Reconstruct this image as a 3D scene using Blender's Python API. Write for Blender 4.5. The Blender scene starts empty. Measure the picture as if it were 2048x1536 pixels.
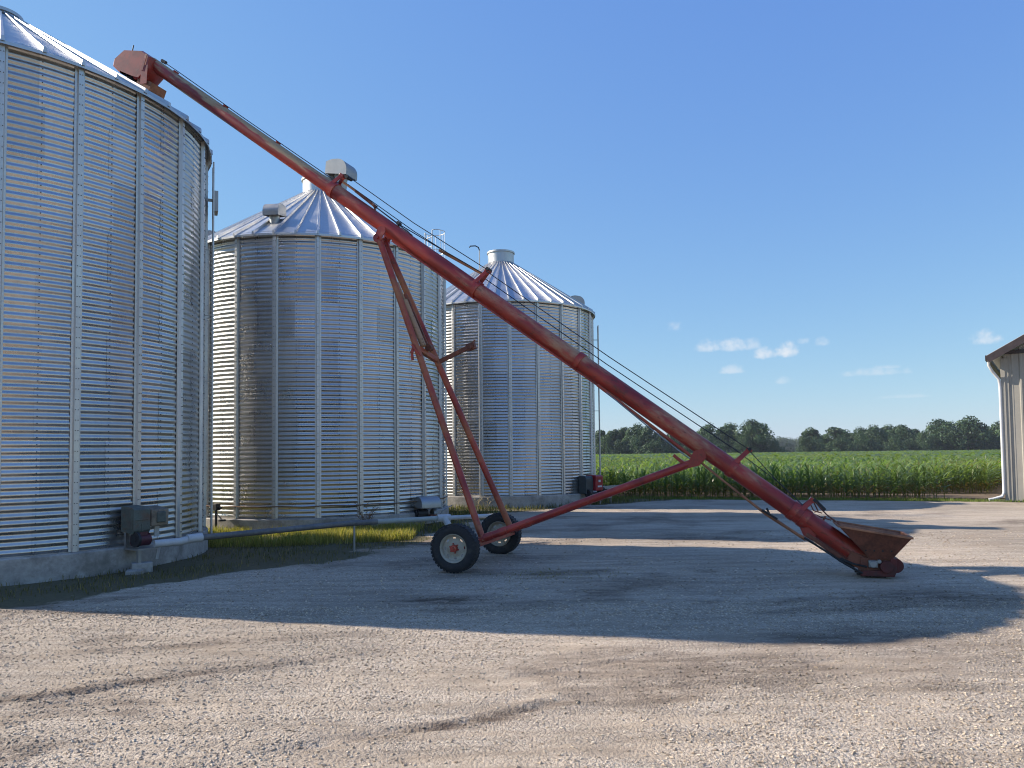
import bpy, math, random
import numpy as np
from mathutils import Matrix, Vector, Euler

random.seed(7)
RNG = np.random.default_rng(11)
R_ = math.radians
scene = bpy.context.scene
COL = scene.collection

# ------------------------------------------------------------------ camera
CAM_H = 1.8315
cam_d = bpy.data.cameras.new('camera')
cam = bpy.data.objects.new('camera', cam_d)
COL.objects.link(cam)
cam.location = (0, 0, CAM_H)
cam_d.sensor_width = 36.0
cam_d.lens = 36.0 * 1500 / 2048
cam_d.shift_y = (842.1 - 768) / 2048
cam_d.clip_start = 0.05
cam_d.clip_end = 6000
# looking along +Y, pitched up 2.45 deg, rolled slightly clockwise
cam.rotation_euler = (Matrix.Rotation(R_(2.45), 3, 'X') @ Matrix.Rotation(R_(90), 3, 'X') @ Matrix.Rotation(R_(-0.636), 3, 'Z')).to_euler()
scene.camera = cam

# ------------------------------------------------------------------ light
SUN_EL = R_(32.0)
SHADOW = Vector((0.9715, -0.237, 0)).normalized()          # way the shadows run
sun_dir = Vector((-SHADOW.x * math.cos(SUN_EL), -SHADOW.y * math.cos(SUN_EL), math.sin(SUN_EL)))
sl = bpy.data.lights.new('sun', 'SUN')
sl.energy = 4.1
sl.angle = R_(0.5)
sl.color = (1.0, 0.91, 0.80)
so = bpy.data.objects.new('sun', sl)
COL.objects.link(so)
so.location = (-30, 8, 40)
so.rotation_euler = sun_dir.to_track_quat('Z', 'Y').to_euler()

SKY_STRENGTH = 0.15
world = bpy.data.worlds.new('World')
scene.world = world
world.use_nodes = True
wn, wl = world.node_tree.nodes, world.node_tree.links
wn.clear()
w_out = wn.new('ShaderNodeOutputWorld')
w_bg = wn.new('ShaderNodeBackground')
w_bg.inputs['Strength'].default_value = SKY_STRENGTH
sky = wn.new('ShaderNodeTexSky')
sky.sky_type = 'NISHITA'
sky.sun_disc = False
sky.sun_elevation = SUN_EL
sky.sun_rotation = math.atan2(sun_dir.x, sun_dir.y)
sky.altitude = 100
sky.air_density = 1.15
sky.dust_density = 0.15
sky.ozone_density = 3.5


def wmath(op, a, b=None, c=None):
    n = wn.new('ShaderNodeMath')
    n.operation = op
    for i, v in enumerate((a, b, c)):
        if v is None:
            continue
        if isinstance(v, (int, float)):
            n.inputs[i].default_value = v
        else:
            wl.new(v, n.inputs[i])
    return n.outputs[0]


tc = wn.new('ShaderNodeTexCoord')
sep = wn.new('ShaderNodeSeparateXYZ')
wl.new(tc.outputs['Generated'], sep.inputs[0])
AZ0 = R_(22)                      # the group of small clouds comes round again every quarter turn
az = wmath('ARCTAN2', sep.outputs[0], sep.outputs[1])
az = wmath('SUBTRACT', wmath('WRAP', az, AZ0 + math.pi / 4, AZ0 - math.pi / 4), 0.0)
el = wmath('ARCSINE', sep.outputs[2])
noise = wn.new('ShaderNodeTexNoise')
noise.inputs['Scale'].default_value = 42
noise.inputs['Detail'].default_value = 5
noise.inputs['Roughness'].default_value = 0.6
wl.new(tc.outputs['Generated'], noise.inputs['Vector'])
nz = wmath('SUBTRACT', noise.outputs[0], 0.5)
nf = wn.new('ShaderNodeTexNoise')
nf.inputs['Scale'].default_value = 160
nf.inputs['Detail'].default_value = 3
wl.new(tc.outputs['Generated'], nf.inputs['Vector'])
nz = wmath('ADD', nz, wmath('MULTIPLY', wmath('SUBTRACT', nf.outputs[0], 0.5), 0.45))
cloud = None
# azimuth, elevation of the flat base, half width, height (degrees), density
CLOUDS = [(12.3, 9.15, 0.75, 0.75, .55), (14.9, 7.55, 1.2, 0.80, .62), (16.6, 7.5, 1.5, 0.85, .72), (17.9, 7.6, 0.7, 0.75, .45),
          (18.9, 6.85, 1.0, 0.75, .8), (20.2, 7.0, 1.15, 0.95, .95), (16.4, 5.8, 1.0, 0.55, .55), (21.4, 7.65, 0.55, 0.45, .5),
          (22.6, 7.5, 0.65, 0.55, .42), (20.0, 4.9, 0.7, 0.5, .42), (26.0, 5.2, 2.6, 0.5, .38), (32.4, 6.9, 1.1, 0.8, .75),
          (26.8, 5.55, 1.2, 0.25, .4), (27.5, 3.5, 2.2, 0.22, .22)]
for ca, ce, cw, ch, cd in CLOUDS:
    dx = wmath('DIVIDE', wmath('SUBTRACT', az, R_(ca)), R_(cw))
    dy = wmath('DIVIDE', wmath('SUBTRACT', el, R_(ce)), R_(ch))
    dy = wmath('MAXIMUM', dy, wmath('MULTIPLY', dy, -2.6))
    q = wmath('ADD', wmath('MULTIPLY', dx, dx), wmath('MULTIPLY', dy, dy))
    m = wmath('ADD', wmath('SUBTRACT', 0.72, q), wmath('MULTIPLY', nz, 2.4))
    mr = wn.new('ShaderNodeMapRange')
    mr.interpolation_type = 'SMOOTHSTEP'
    wl.new(m, mr.inputs[0])
    mr.inputs[1].default_value = -0.25
    mr.inputs[2].default_value = 1.15
    mr.inputs[4].default_value = cd * .8
    cloud = mr.outputs[0] if cloud is None else wmath('MAXIMUM', cloud, mr.outputs[0])
mixc = wn.new('ShaderNodeMix')
mixc.data_type = 'RGBA'
wl.new(cloud, mixc.inputs[0])
# colour response of the camera: each channel of the sky gets its own contrast and gain
sc_ = wn.new('ShaderNodeSeparateColor')
cc_ = wn.new('ShaderNodeCombineColor')
wl.new(sky.outputs[0], sc_.inputs[0])
for ch, (g, k) in enumerate(((.74, .53), (.64, .78), (.22, 2.0))):
    wl.new(wmath('MULTIPLY', wmath('POWER', sc_.outputs[ch], g), k), cc_.inputs[ch])
wl.new(cc_.outputs[0], mixc.inputs[6])
mixc.inputs[7].default_value = (3.1, 3.15, 3.25, 1)
wl.new(mixc.outputs[2], w_bg.inputs['Color'])
wl.new(w_bg.outputs[0], w_out.inputs['Surface'])

vs = scene.view_settings
vs.view_transform = 'Standard'
vs.look = 'None'
vs.exposure = 0.95
vs.gamma = 1.0
vs.use_curve_mapping = False
scene.render.film_transparent = False
scene.cycles.max_bounces = 6
scene.cycles.pixel_filter_type = 'BLACKMAN_HARRIS'
scene.cycles.filter_width = 1.05
scene.cycles.transparent_max_bounces = 6

# ------------------------------------------------------------------ helpers


def tag(o, label=None, cat=None, group=None, kind=None):
    if label:
        o['label'] = label
    if cat:
        o['category'] = cat
    if group:
        o['group'] = group
    if kind:
        o['kind'] = kind
    return o


def empty(name, loc=(0, 0, 0), rz=0.0):
    o = bpy.data.objects.new(name, None)
    o.empty_display_size = 0.3
    COL.objects.link(o)
    o.location = loc
    o.rotation_euler = (0, 0, rz)
    return o


def link(name, me, parent=None, loc=None, rot=None):
    o = bpy.data.objects.new(name, me)
    COL.objects.link(o)
    if parent is not None:
        o.parent = parent
    if loc is not None:
        o.location = loc
    if rot is not None:
        o.rotation_euler = rot
    return o


def fast_mesh(name, V, F, mat=None, smooth=False, vcol=None):
    """V (n,3), F (m,3|4) arrays, vcol (n,3) point colours"""
    V = np.asarray(V, np.float32)
    F = np.asarray(F, np.int32)
    me = bpy.data.meshes.new(name)
    k = F.shape[1]
    me.vertices.add(len(V))
    me.vertices.foreach_set('co', V.ravel())
    me.loops.add(F.size)
    me.loops.foreach_set('vertex_index', F.ravel())
    me.polygons.add(len(F))
    me.polygons.foreach_set('loop_start', np.arange(0, F.size, k, dtype=np.int32))
    me.polygons.foreach_set('loop_total', np.full(len(F), k, dtype=np.int32))
    me.polygons.foreach_set('use_smooth', np.full(len(F), smooth, dtype=bool))
    if vcol is not None:
        a = me.attributes.new('tint', 'FLOAT_COLOR', 'POINT')
        c = np.ones((len(V), 4), np.float32)
        c[:, :3] = vcol
        a.data.foreach_set('color', c.ravel())
    me.update(calc_edges=True)
    if mat:
        me.materials.append(mat)
    return me


def frame(d):
    d = Vector(d).normalized()
    up = Vector((0, 0, 1)) if abs(d.z) < 0.95 else Vector((1, 0, 0))
    x = up.cross(d).normalized()
    y = d.cross(x)
    return x, y, d


class MB:
    def __init__(self):
        self.v, self.f = [], []

    def add(self, vs, fs):
        n = len(self.v)
        self.v += [tuple(p) for p in vs]
        self.f += [tuple(i + n for i in q) for q in fs]
        return self

    def box(self, c, s, m=None):
        hx, hy, hz = s[0] / 2, s[1] / 2, s[2] / 2
        P = [Vector((x, y, z)) for x in (-hx, hx) for y in (-hy, hy) for z in (-hz, hz)]
        if m is not None:
            P = [m @ p for p in P]
        P = [p + Vector(c) for p in P]
        return self.add(P, [(0, 1, 3, 2), (4, 6, 7, 5), (0, 4, 5, 1), (2, 3, 7, 6), (0, 2, 6, 4), (1, 5, 7, 3)])

    def bar(self, p0, p1, w, h, side=None):
        """rectangular bar from p0 to p1; side = direction of the width"""
        p0, p1 = Vector(p0), Vector(p1)
        d = (p1 - p0).normalized()
        if side is None:
            x, y, _ = frame(d)
        else:
            x = (Vector(side) - d * Vector(side).dot(d)).normalized()
            y = d.cross(x)
        P = []
        for p in (p0, p1):
            for a, b in ((-1, -1), (1, -1), (1, 1), (-1, 1)):
                P.append(p + x * (a * w / 2) + y * (b * h / 2))
        return self.add(P, [(3, 2, 1, 0), (4, 5, 6, 7)] + [(i, (i + 1) % 4, (i + 1) % 4 + 4, i + 4) for i in range(4)])

    def cyl(self, p0, p1, r0, r1=None, n=16, cap=True):
        r1 = r0 if r1 is None else r1
        p0, p1 = Vector(p0), Vector(p1)
        x, y, _ = frame(p1 - p0)
        P = []
        for p, r in ((p0, r0), (p1, r1)):
            for i in range(n):
                a = 2 * math.pi * i / n
                P.append(p + x * (math.cos(a) * r) + y * (math.sin(a) * r))
        F = [(i, (i + 1) % n, (i + 1) % n + n, i + n) for i in range(n)]
        if cap:
            F += [tuple(reversed(range(n))), tuple(range(n, 2 * n))]
        return self.add(P, F)

    def path(self, pts, r, n=8, cap=True):
        pts = [Vector(p) for p in pts]
        rs = r if isinstance(r, (list, tuple)) else [r] * len(pts)
        P = []
        x = None
        for i, p in enumerate(pts):
            d = (pts[min(i + 1, len(pts) - 1)] - pts[max(i - 1, 0)]).normalized()
            if x is None:
                x, y, _ = frame(d)
            else:
                x = (x - d * x.dot(d)).normalized()
                y = d.cross(x)
            for j in range(n):
                a = 2 * math.pi * j / n
                P.append(p + x * (math.cos(a) * rs[i]) + y * (math.sin(a) * rs[i]))
        F = []
        for i in range(len(pts) - 1):
            for j in range(n):
                k = (j + 1) % n
                F.append((i * n + j, i * n + k, (i + 1) * n + k, (i + 1) * n + j))
        if cap:
            F += [tuple(reversed(range(n))), tuple(range((len(pts) - 1) * n, len(pts) * n))]
        return self.add(P, F)

    def prism(self, poly, y0, y1):
        """polygon in x,z extruded along y"""
        n = len(poly)
        P = [(x, y0, z) for x, z in poly] + [(x, y1, z) for x, z in poly]
        F = [tuple(range(n)), tuple(reversed(range(n, 2 * n)))]
        F += [(i + n, (i + 1) % n + n, (i + 1) % n, i) for i in range(n)]
        return self.add(P, F)

    def lathe(self, prof, n=32, axis='Z', closed=False):
        """profile of (radius, height)"""
        P = []
        for r, h in prof:
            for i in range(n):
                a = 2 * math.pi * i / n
                c, s = r * math.cos(a), r * math.sin(a)
                P.append((c, s, h) if axis == 'Z' else (c, h, s))
        F = []
        m = len(prof)
        for k in range(m if closed else m - 1):
            k2 = (k + 1) % m
            for i in range(n):
                j = (i + 1) % n
                F.append((k * n + i, k * n + j, k2 * n + j, k2 * n + i))
        return self.add(P, F)

    def mesh(self, name, mat, smooth=None):
        me = bpy.data.meshes.new(name)
        me.from_pydata(self.v, [], self.f)
        if smooth:
            me.polygons.foreach_set('use_smooth', [True] * len(me.polygons))
            me.set_sharp_from_angle(angle=R_(smooth))
        me.materials.append(mat)
        me.update()
        return me

    def build(self, name, mat, parent=None, smooth=35, loc=None, rot=None, bevel=0.0):
        o = link(name, self.mesh(name, mat, smooth), parent, loc, rot)
        if bevel:
            b = o.modifiers.new('bevel', 'BEVEL')
            b.width = bevel
            b.segments = 2
            b.limit_method = 'ANGLE'
        return o


# ------------------------------------------------------------------ materials
class NT:
    def __init__(self, name):
        self.m = bpy.data.materials.new(name)
        self.m.use_nodes = True
        self.t = self.m.node_tree
        self.n, self.l = self.t.nodes, self.t.links
        self.bsdf = self.n['Principled BSDF']
        self.out = self.n['Material Output']

    def node(self, ty, **kw):
        n = self.n.new(ty)
        for k, v in kw.items():
            setattr(n, k, v)
        return n

    def put(self, sock, v):
        if isinstance(v, (int, float)):
            sock.default_value = v
        elif isinstance(v, (tuple, list)):
            sock.default_value = tuple(v) + ((1,) if len(v) == 3 and len(sock.default_value) == 4 else ())
        else:
            self.l.new(v, sock)

    def math(self, op, a, b=0.0, c=0.0, clamp=False):
        n = self.node('ShaderNodeMath', operation=op, use_clamp=clamp)
        for i, v in enumerate((a, b, c)):
            self.put(n.inputs[i], v)
        return n.outputs[0]

    def coord(self, which='Object'):
        return self.node('ShaderNodeTexCoord').outputs[which]

    def geo(self, which='Position'):
        return self.node('ShaderNodeNewGeometry').outputs[which]

    def mapping(self, v, scale=(1, 1, 1), rot=(0, 0, 0), loc=(0, 0, 0)):
        n = self.node('ShaderNodeMapping')
        self.l.new(v, n.inputs[0])
        self.put(n.inputs['Scale'], scale)
        n.inputs['Rotation'].default_value = rot
        if isinstance(loc, tuple):
            n.inputs['Location'].default_value = loc
        else:
            self.l.new(loc, n.inputs['Location'])
        return n.outputs[0]

    def noise(self, v, scale, detail=4, rough=0.55, dist=0.0):
        n = self.node('ShaderNodeTexNoise')
        self.l.new(v, n.inputs['Vector'])
        n.inputs['Scale'].default_value = scale
        n.inputs['Detail'].default_value = detail
        n.inputs['Roughness'].default_value = rough
        n.inputs['Distortion'].default_value = dist
        return n.outputs[0]

    def voronoi(self, v, scale, feature='F1', out='Distance', rnd=1.0):
        n = self.node('ShaderNodeTexVoronoi', feature=feature)
        self.l.new(v, n.inputs['Vector'])
        n.inputs['Scale'].default_value = scale
        n.inputs['Randomness'].default_value = rnd
        return n.outputs[out]

    def ramp(self, v, a, b, lo=0.0, hi=1.0, smooth=True):
        n = self.node('ShaderNodeMapRange')
        if smooth:
            n.interpolation_type = 'SMOOTHSTEP'
        self.put(n.inputs[0], v)
        for i, x in zip((1, 2, 3, 4), (a, b, lo, hi)):
            n.inputs[i].default_value = x
        return n.outputs[0]

    def mix(self, f, a, b, blend='MIX'):
        n = self.node('ShaderNodeMix', data_type='RGBA', blend_type=blend)
        self.put(n.inputs[0], f)
        self.put(n.inputs[6], a)
        self.put(n.inputs[7], b)
        return n.outputs[2]

    def bump(self, h, strength=0.3, dist=0.01, normal=None):
        n = self.node('ShaderNodeBump')
        self.l.new(h, n.inputs['Height'])
        n.inputs['Strength'].default_value = strength
        n.inputs['Distance'].default_value = dist
        if normal is not None:
            self.l.new(normal, n.inputs['Normal'])
        self.l.new(n.outputs[0], self.bsdf.inputs['Normal'])
        return n.outputs[0]

    def set(self, **kw):
        names = dict(color='Base Color', rough='Roughness', metal='Metallic', spec='Specular IOR Level', coat='Coat Weight')
        for k, v in kw.items():
            self.put(self.bsdf.inputs[names[k]], v)
        return self

    def rnd(self):
        return self.node('ShaderNodeObjectInfo').outputs['Random']

    def attr(self, name, out='Color'):
        return self.node('ShaderNodeAttribute', attribute_name=name).outputs[out]


def galvanized(name, tint=(.60, .585, .56), rough=0.28, wob=0.16):
    t = NT(name)
    r = t.rnd()
    co = t.coord('Object')
    shift = t.node('ShaderNodeVectorMath', operation='SCALE')
    one = t.node('ShaderNodeCombineXYZ')
    for i in range(3):
        one.inputs[i].default_value = 7.3 + i
    t.l.new(one.outputs[0], shift.inputs[0])
    t.put(shift.inputs['Scale'], t.math('MULTIPLY', r, 9.0))
    ad = t.node('ShaderNodeVectorMath', operation='ADD')
    t.l.new(co, ad.inputs[0])
    t.l.new(shift.outputs[0], ad.inputs[1])
    v = ad.outputs[0]
    spangle = t.voronoi(v, 28, out='Color')
    sp = t.node('ShaderNodeSeparateColor')
    t.l.new(spangle, sp.inputs[0])
    cloudy = t.noise(v, 2.2, 4)
    streak = t.noise(t.mapping(t.geo('Position'), scale=(14, 14, .35)), 1.0, 4)
    val = t.math('ADD', t.math('MULTIPLY', sp.outputs[0], .10), t.math('MULTIPLY', cloudy, .34))
    val = t.math('ADD', val, t.math('MULTIPLY', streak, .26))
    val = t.math('ADD', val, t.math('MULTIPLY', r, .42))
    val = t.ramp(val, .2, 1.0, .70, 1.10, smooth=False)
    col = t.mix(1.0, tint, val, 'MULTIPLY')
    dirt = t.ramp(t.noise(t.mapping(t.geo('Position'), scale=(3, 3, .5)), 1.6, 6, .65), .58, .78)
    col = t.mix(t.math('MULTIPLY', dirt, .35), col, (.33, .31, .28))
    t.set(color=col, metal=t.math('SUBTRACT', .94, t.math('MULTIPLY', dirt, .3)),
          rough=t.math('ADD', t.ramp(cloudy, .3, .75, rough - .05, rough + .13), t.math('MULTIPLY', sp.outputs[1], .05)))
    h = t.noise(v, 3.0, 2)
    t.bump(h, wob, .012)
    return t.m


def simple(name, color, rough=.6, metal=0.0, var=.25, scale=6, bump=.15, dirt=None, dirt_amt=.5):
    t = NT(name)
    v = t.coord('Object')
    n1 = t.noise(v, scale, 6, .6)
    n2 = t.noise(v, scale * 7, 3)
    f = t.math('ADD', t.math('MULTIPLY', n1, .7), t.math('MULTIPLY', n2, .3))
    lo = tuple(c * (1 - var) for c in color)
    hi = tuple(min(1, c * (1 + var)) for c in color)
    col = t.mix(t.ramp(f, .3, .7), lo, hi)
    if dirt:
        d = t.ramp(t.noise(v, scale * .6, 7, .65), .48, .68)
        col = t.mix(t.math('MULTIPLY', d, dirt_amt), col, dirt)
    t.set(color=col, rough=t.ramp(n1, .2, .8, rough - .08, rough + .1), metal=metal)
    if bump:
        t.bump(f, bump, .01)
    return t.m


def red_paint(name, fade=.5, lo=.52, hi=.66, topdir=None, stretch=(1, 1, 1), tan_a=(.40, .27, .13), tan_b=(.46, .37, .22)):
    """old red enamel, sun-faded to tan where it is worn; topdir: object axis the wear favours"""
    t = NT(name)
    v = t.coord('Object')
    vs_ = t.mapping(v, scale=stretch)
    n1 = t.noise(vs_, 1.7, 6, .65)
    n2 = t.noise(vs_, 9, 5, .6)
    base = t.mix(t.ramp(t.noise(vs_, 3.5, 5), .3, .7), (.225, .018, .013), (.44, .046, .027))
    w = t.math('ADD', t.math('MULTIPLY', n1, .75), t.math('MULTIPLY', n2, .25))
    if topdir:
        s = t.node('ShaderNodeSeparateXYZ')
        t.l.new(v, s.inputs[0])
        w = t.math('ADD', w, t.math('MULTIPLY', s.outputs[2], topdir))
    k = t.ramp(w, lo, hi)
    tan = t.mix(n2, tan_a, tan_b)
    col = t.mix(t.math('MULTIPLY', k, fade), base, tan)
    rust = t.ramp(t.math('ADD', t.noise(vs_, 16, 6, .7), t.math('MULTIPLY', t.math('SUBTRACT', t.noise(vs_, 1.1, 3), .5), .35)), .56, .68)
    col = t.mix(t.math('MULTIPLY', rust, .6), col, (.07, .028, .016))
    t.set(color=col, rough=t.math('ADD', .36, t.math('MULTIPLY', k, .3)))
    t.bump(t.math('ADD', n2, t.math('MULTIPLY', rust, .4)), .12, .006)
    return t.m


M = {}
M['galv'] = galvanized('galvanized_sheet')
M['galv_roof'] = galvanized('galvanized_roof', (.63, .63, .62), .40, .25)
M['galv_stiff'] = galvanized('galvanized_channel', (.68, .665, .635), .45, .15)
M['galv_dark'] = galvanized('galvanized_dull', (.44, .435, .42), .5, .2)
M['bolt'] = simple('weathered_bolt', (.10, .10, .10), .6, .3, .3, 9, 0)
M['concrete'] = simple('concrete', (.36, .335, .30), .88, 0, .28, 3.0, .5, (.13, .115, .09), .6)
M['red_tube'] = red_paint('red_tube_paint', .75, .50, .72, .45, (.45, 1.4, 1.4))
M['red_upper'] = red_paint('red_faded_tube_paint', .9, .50, .60, .95, (.3, 1.6, 1.6))
M['red_part'] = red_paint('red_paint', .5, .55, .72)
M['red_arm'] = red_paint('red_orange_paint', .72, .40, .68, None, (.55, .55, .55), (.38, .15, .045), (.40, .25, .10))
M['rust'] = simple('rusted_red_steel', (.19, .062, .035), .75, 0, .4, 5, .25, (.07, .028, .018), .7)
M['rust_dark'] = simple('dark_rusted_red', (.12, .022, .018), .7, 0, .35, 6, .2, (.05, .03, .025), .6)
M['rust_light'] = simple('rust_orange_steel', (.36, .15, .075), .8, 0, .35, 5, .25, (.14, .05, .025), .6)
M['black'] = simple('black_rubber_steel', (.018, .018, .02), .6, 0, .4, 8, .2)
M['tyre'] = simple('tyre_rubber', (.022, .022, .024), .82, 0, .3, 9, .25, (.10, .085, .065), .35)
M['rim'] = simple('cream_rim_paint', (.42, .375, .29), .55, 0, .18, 8, .15, (.22, .12, .06), .55)
M['cable'] = simple('steel_cable', (.05, .05, .055), .45, .6, .2, 20, 0)
M['steel'] = simple('grey_steel', (.28, .28, .28), .5, .7, .25, 8, .15)
M['white_pvc'] = simple('white_pipe', (.50, .50, .49), .45, 0, .1, 5, .05, (.30, .28, .24), .4)
M['grey_pipe'] = simple('grey_pipe', (.15, .145, .14), .6, .2, .3, 3, .2, (.28, .25, .20), .5)
M['green_box'] = simple('faded_green_sheet', (.105, .12, .10), .65, .1, .35, 5, .15, (.15, .085, .05), .85)
M['brown_box'] = simple('weathered_tan_sheet', (.22, .18, .13), .7, 0, .3, 5, .2, (.09, .06, .04), .6)
M['brown_trim'] = simple('brown_trim', (.052, .036, .034), .45, 0, .15, 5, .05)
M['white_trim'] = simple('white_trim', (.66, .65, .63), .45, 0, .06, 5, .03)
M['shed_wall'] = simple('tan_shed_sheet', (.35, .325, .275), .5, 0, .07, 1.5, .05, (.27, .235, .18), .35)
M['bark'] = simple('bark', (.075, .058, .045), .95, 0, .35, 4, .6)
M['dry'] = simple('dry_weed', (.42, .34, .20), .9, 0, .3, 8, 0)
M['brown_weed'] = simple('brown_weed', (.17, .10, .055), .9, 0, .3, 8, 0)
M['soil'] = simple('field_soil', (.12, .085, .055), .95, 0, .35, 1.5, .6)


def leaf_mat(name, trans=.35, rough=.5, spec=.35):
    t = NT(name)
    c = t.attr('tint')
    t.set(color=c, rough=rough, spec=spec)
    tr = t.node('ShaderNodeBsdfTranslucent')
    t.l.new(t.mix(1.0, c, (1.15, 1.2, .55), 'MULTIPLY'), tr.inputs['Color'])
    mx = t.node('ShaderNodeMixShader')
    mx.inputs[0].default_value = trans
    t.l.new(t.bsdf.outputs[0], mx.inputs[1])
    t.l.new(tr.outputs[0], mx.inputs[2])
    t.l.new(mx.outputs[0], t.out.inputs['Surface'])
    return t.m


M['leaf'] = leaf_mat('tree_leaves', .3, .55, .3)
M['corn'] = leaf_mat('corn_leaves', .52, .33, .55)
M['grass'] = leaf_mat('grass_blades', .4, .6, .25)


def gravel_mat():
    t = NT('gravel')
    P = t.geo('Position')
    a = t.node('ShaderNodeSeparateColor')
    t.l.new(t.attr('tint'), a.inputs[0])
    grass, dirt, loose = a.outputs[0], a.outputs[1], a.outputs[2]
    v1 = t.voronoi(P, 44, out='Color')
    s1 = t.node('ShaderNodeSeparateColor')
    t.l.new(v1, s1.inputs[0])
    v2 = t.voronoi(P, 95, out='Color')
    s2 = t.node('ShaderNodeSeparateColor')
    t.l.new(v2, s2.inputs[0])
    big = t.noise(P, .55, 5, .6)
    mid = t.noise(t.mapping(P, rot=(0, 0, R_(-30)), scale=(.5, 2.4, 1)), 1.3, 6, .62)
    fine = t.noise(P, 260, 3, .7)
    st = t.math('ADD', t.math('MULTIPLY', s1.outputs[0], .55), t.math('MULTIPLY', s2.outputs[1], .45))
    stone = t.mix(st, (.30, .24, .17), (.69, .585, .455))
    stone = t.mix(t.math('MULTIPLY', s2.outputs[2], .35), stone, (.42, .335, .27))
    fines = t.mix(fine, (.285, .215, .145), (.51, .405, .29))
    pack = t.ramp(t.math('ADD', t.math('MULTIPLY', mid, .6), t.math('MULTIPLY', big, .4)), .40, .62)
    pack = t.math('MULTIPLY', pack, t.math('SUBTRACT', 1.0, t.math('MULTIPLY', loose, .8)), clamp=True)
    col = t.mix(t.math('MULTIPLY', pack, .75), stone, fines)
    tone = t.math('MULTIPLY', t.ramp(t.noise(P, .23, 4, .5), .3, .7, .80, 1.08), t.ramp(t.noise(t.mapping(P, rot=(0, 0, R_(-28)), scale=(.4, 3.2, 1)), 1.5, 6, .68), .32, .62, .74, 1.07))
    col = t.mix(1.0, col, tone, 'MULTIPLY')
    dn = t.math('MULTIPLY', t.math('MULTIPLY', dirt, 1.35, clamp=True), t.ramp(t.noise(t.mapping(P, rot=(0, 0, R_(-20)), scale=(.6, 1.6, 1)), 4, 7, .75), .30, .58), clamp=True)
    col = t.mix(t.math('MULTIPLY', dn, .88), col, (.085, .056, .038))
    gcol = t.mix(t.noise(P, 14, 5, .7), (.065, .06, .03), (.20, .165, .095))
    gm = t.ramp(t.math('ADD', grass, t.math('MULTIPLY', t.math('SUBTRACT', t.noise(P, 6, 6, .7), .5), .9)), .38, .62)
    col = t.mix(gm, col, gcol)
    t.set(color=col, rough=.92, spec=.2)
    d1 = t.voronoi(P, 44)
    d2 = t.voronoi(P, 95)
    h = t.math('ADD', t.math('MULTIPLY', t.math('SUBTRACT', 1.0, d1), .6), t.math('MULTIPLY', t.math('SUBTRACT', 1.0, d2), .4))
    h = t.math('MULTIPLY', h, t.math('SUBTRACT', 1.0, t.math('MULTIPLY', pack, .55)))
    h = t.math('ADD', h, t.math('MULTIPLY', fine, .12))
    t.bump(h, .8, .022)
    return t.m


def field_mat():
    t = NT('rough_grass_ground')
    P = t.geo('Position')
    c = t.mix(t.noise(P, .8, 7, .7), (.035, .05, .018), (.11, .115, .045))
    c = t.mix(t.ramp(t.noise(P, .15, 4), .5, .7), c, (.14, .115, .06))
    t.set(color=c, rough=.95, spec=.2)
    t.bump(t.noise(P, 9, 6, .7), .6, .05)
    return t.m


def stone_mat():
    t = NT('gravel_stone')
    c = t.attr('tint')
    P = t.geo('Position')
    c2 = t.mix(1.0, c, t.ramp(t.noise(P, 120, 4, .7), .3, .7, .75, 1.15), 'MULTIPLY')
    t.set(color=c2, rough=.9, spec=.25)
    return t.m


M['gravel'] = gravel_mat()
M['field'] = field_mat()
M['stone'] = stone_mat()

# ------------------------------------------------------------------ value noise for terrain


def vnoise(x, y, s, seed=0):
    r = np.random.default_rng(seed)
    T = r.random((256, 256))
    x, y = np.asarray(x) / s + 1000.37, np.asarray(y) / s + 1000.71
    xi, yi = np.floor(x).astype(int), np.floor(y).astype(int)
    fx, fy = x - xi, y - yi
    fx, fy = fx * fx * (3 - 2 * fx), fy * fy * (3 - 2 * fy)
    g = lambda a, b: T[a % 256, b % 256]
    return (g(xi, yi) * (1 - fx) + g(xi + 1, yi) * fx) * (1 - fy) + (g(xi, yi + 1) * (1 - fx) + g(xi + 1, yi + 1) * fx) * fy


def fbm(x, y, s, o=4, seed=0):
    v, a, t = 0, 1, 0
    for i in range(o):
        v = v + a * vnoise(x, y, s / 2 ** i, seed + i)
        t += a
        a *= .5
    return v / t


# grass / gravel border beside the bins (x of the border for each y)
EY = [7.2, 8.3, 9.2, 10.6, 11.9, 13.9, 15.4, 17, 19, 21, 23, 25, 27, 29]
EX = [-30, -14, -6.6, -5.3, -4.25, -3.0, -2.2, -1.7, -1.2, -.8, -.2, 1.4, 4.3, 7]


def corn_edge(x):
    return np.where(x > 3.6, 31.3 - .295 * (x - 3.6), 31.3 + (3.6 - x) * 1.1)


def yard_edge(x):
    return corn_edge(x) - 1.6


def grass_mask(x, y):
    ex = np.interp(y, EY, EX) + (fbm(x, y, 1.3, 4, 5) - .5) * 1.7
    g = np.clip((ex - x) / .9 + .5, 0, 1)
    g = np.where(y < 7, 0, g)
    n = np.clip((y - (yard_edge(x) - .2 + (fbm(x, y, 1.0, 3, 9) - .5) * .5)) / .5 + .5, 0, 1)
    return np.maximum(g, n)


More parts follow.
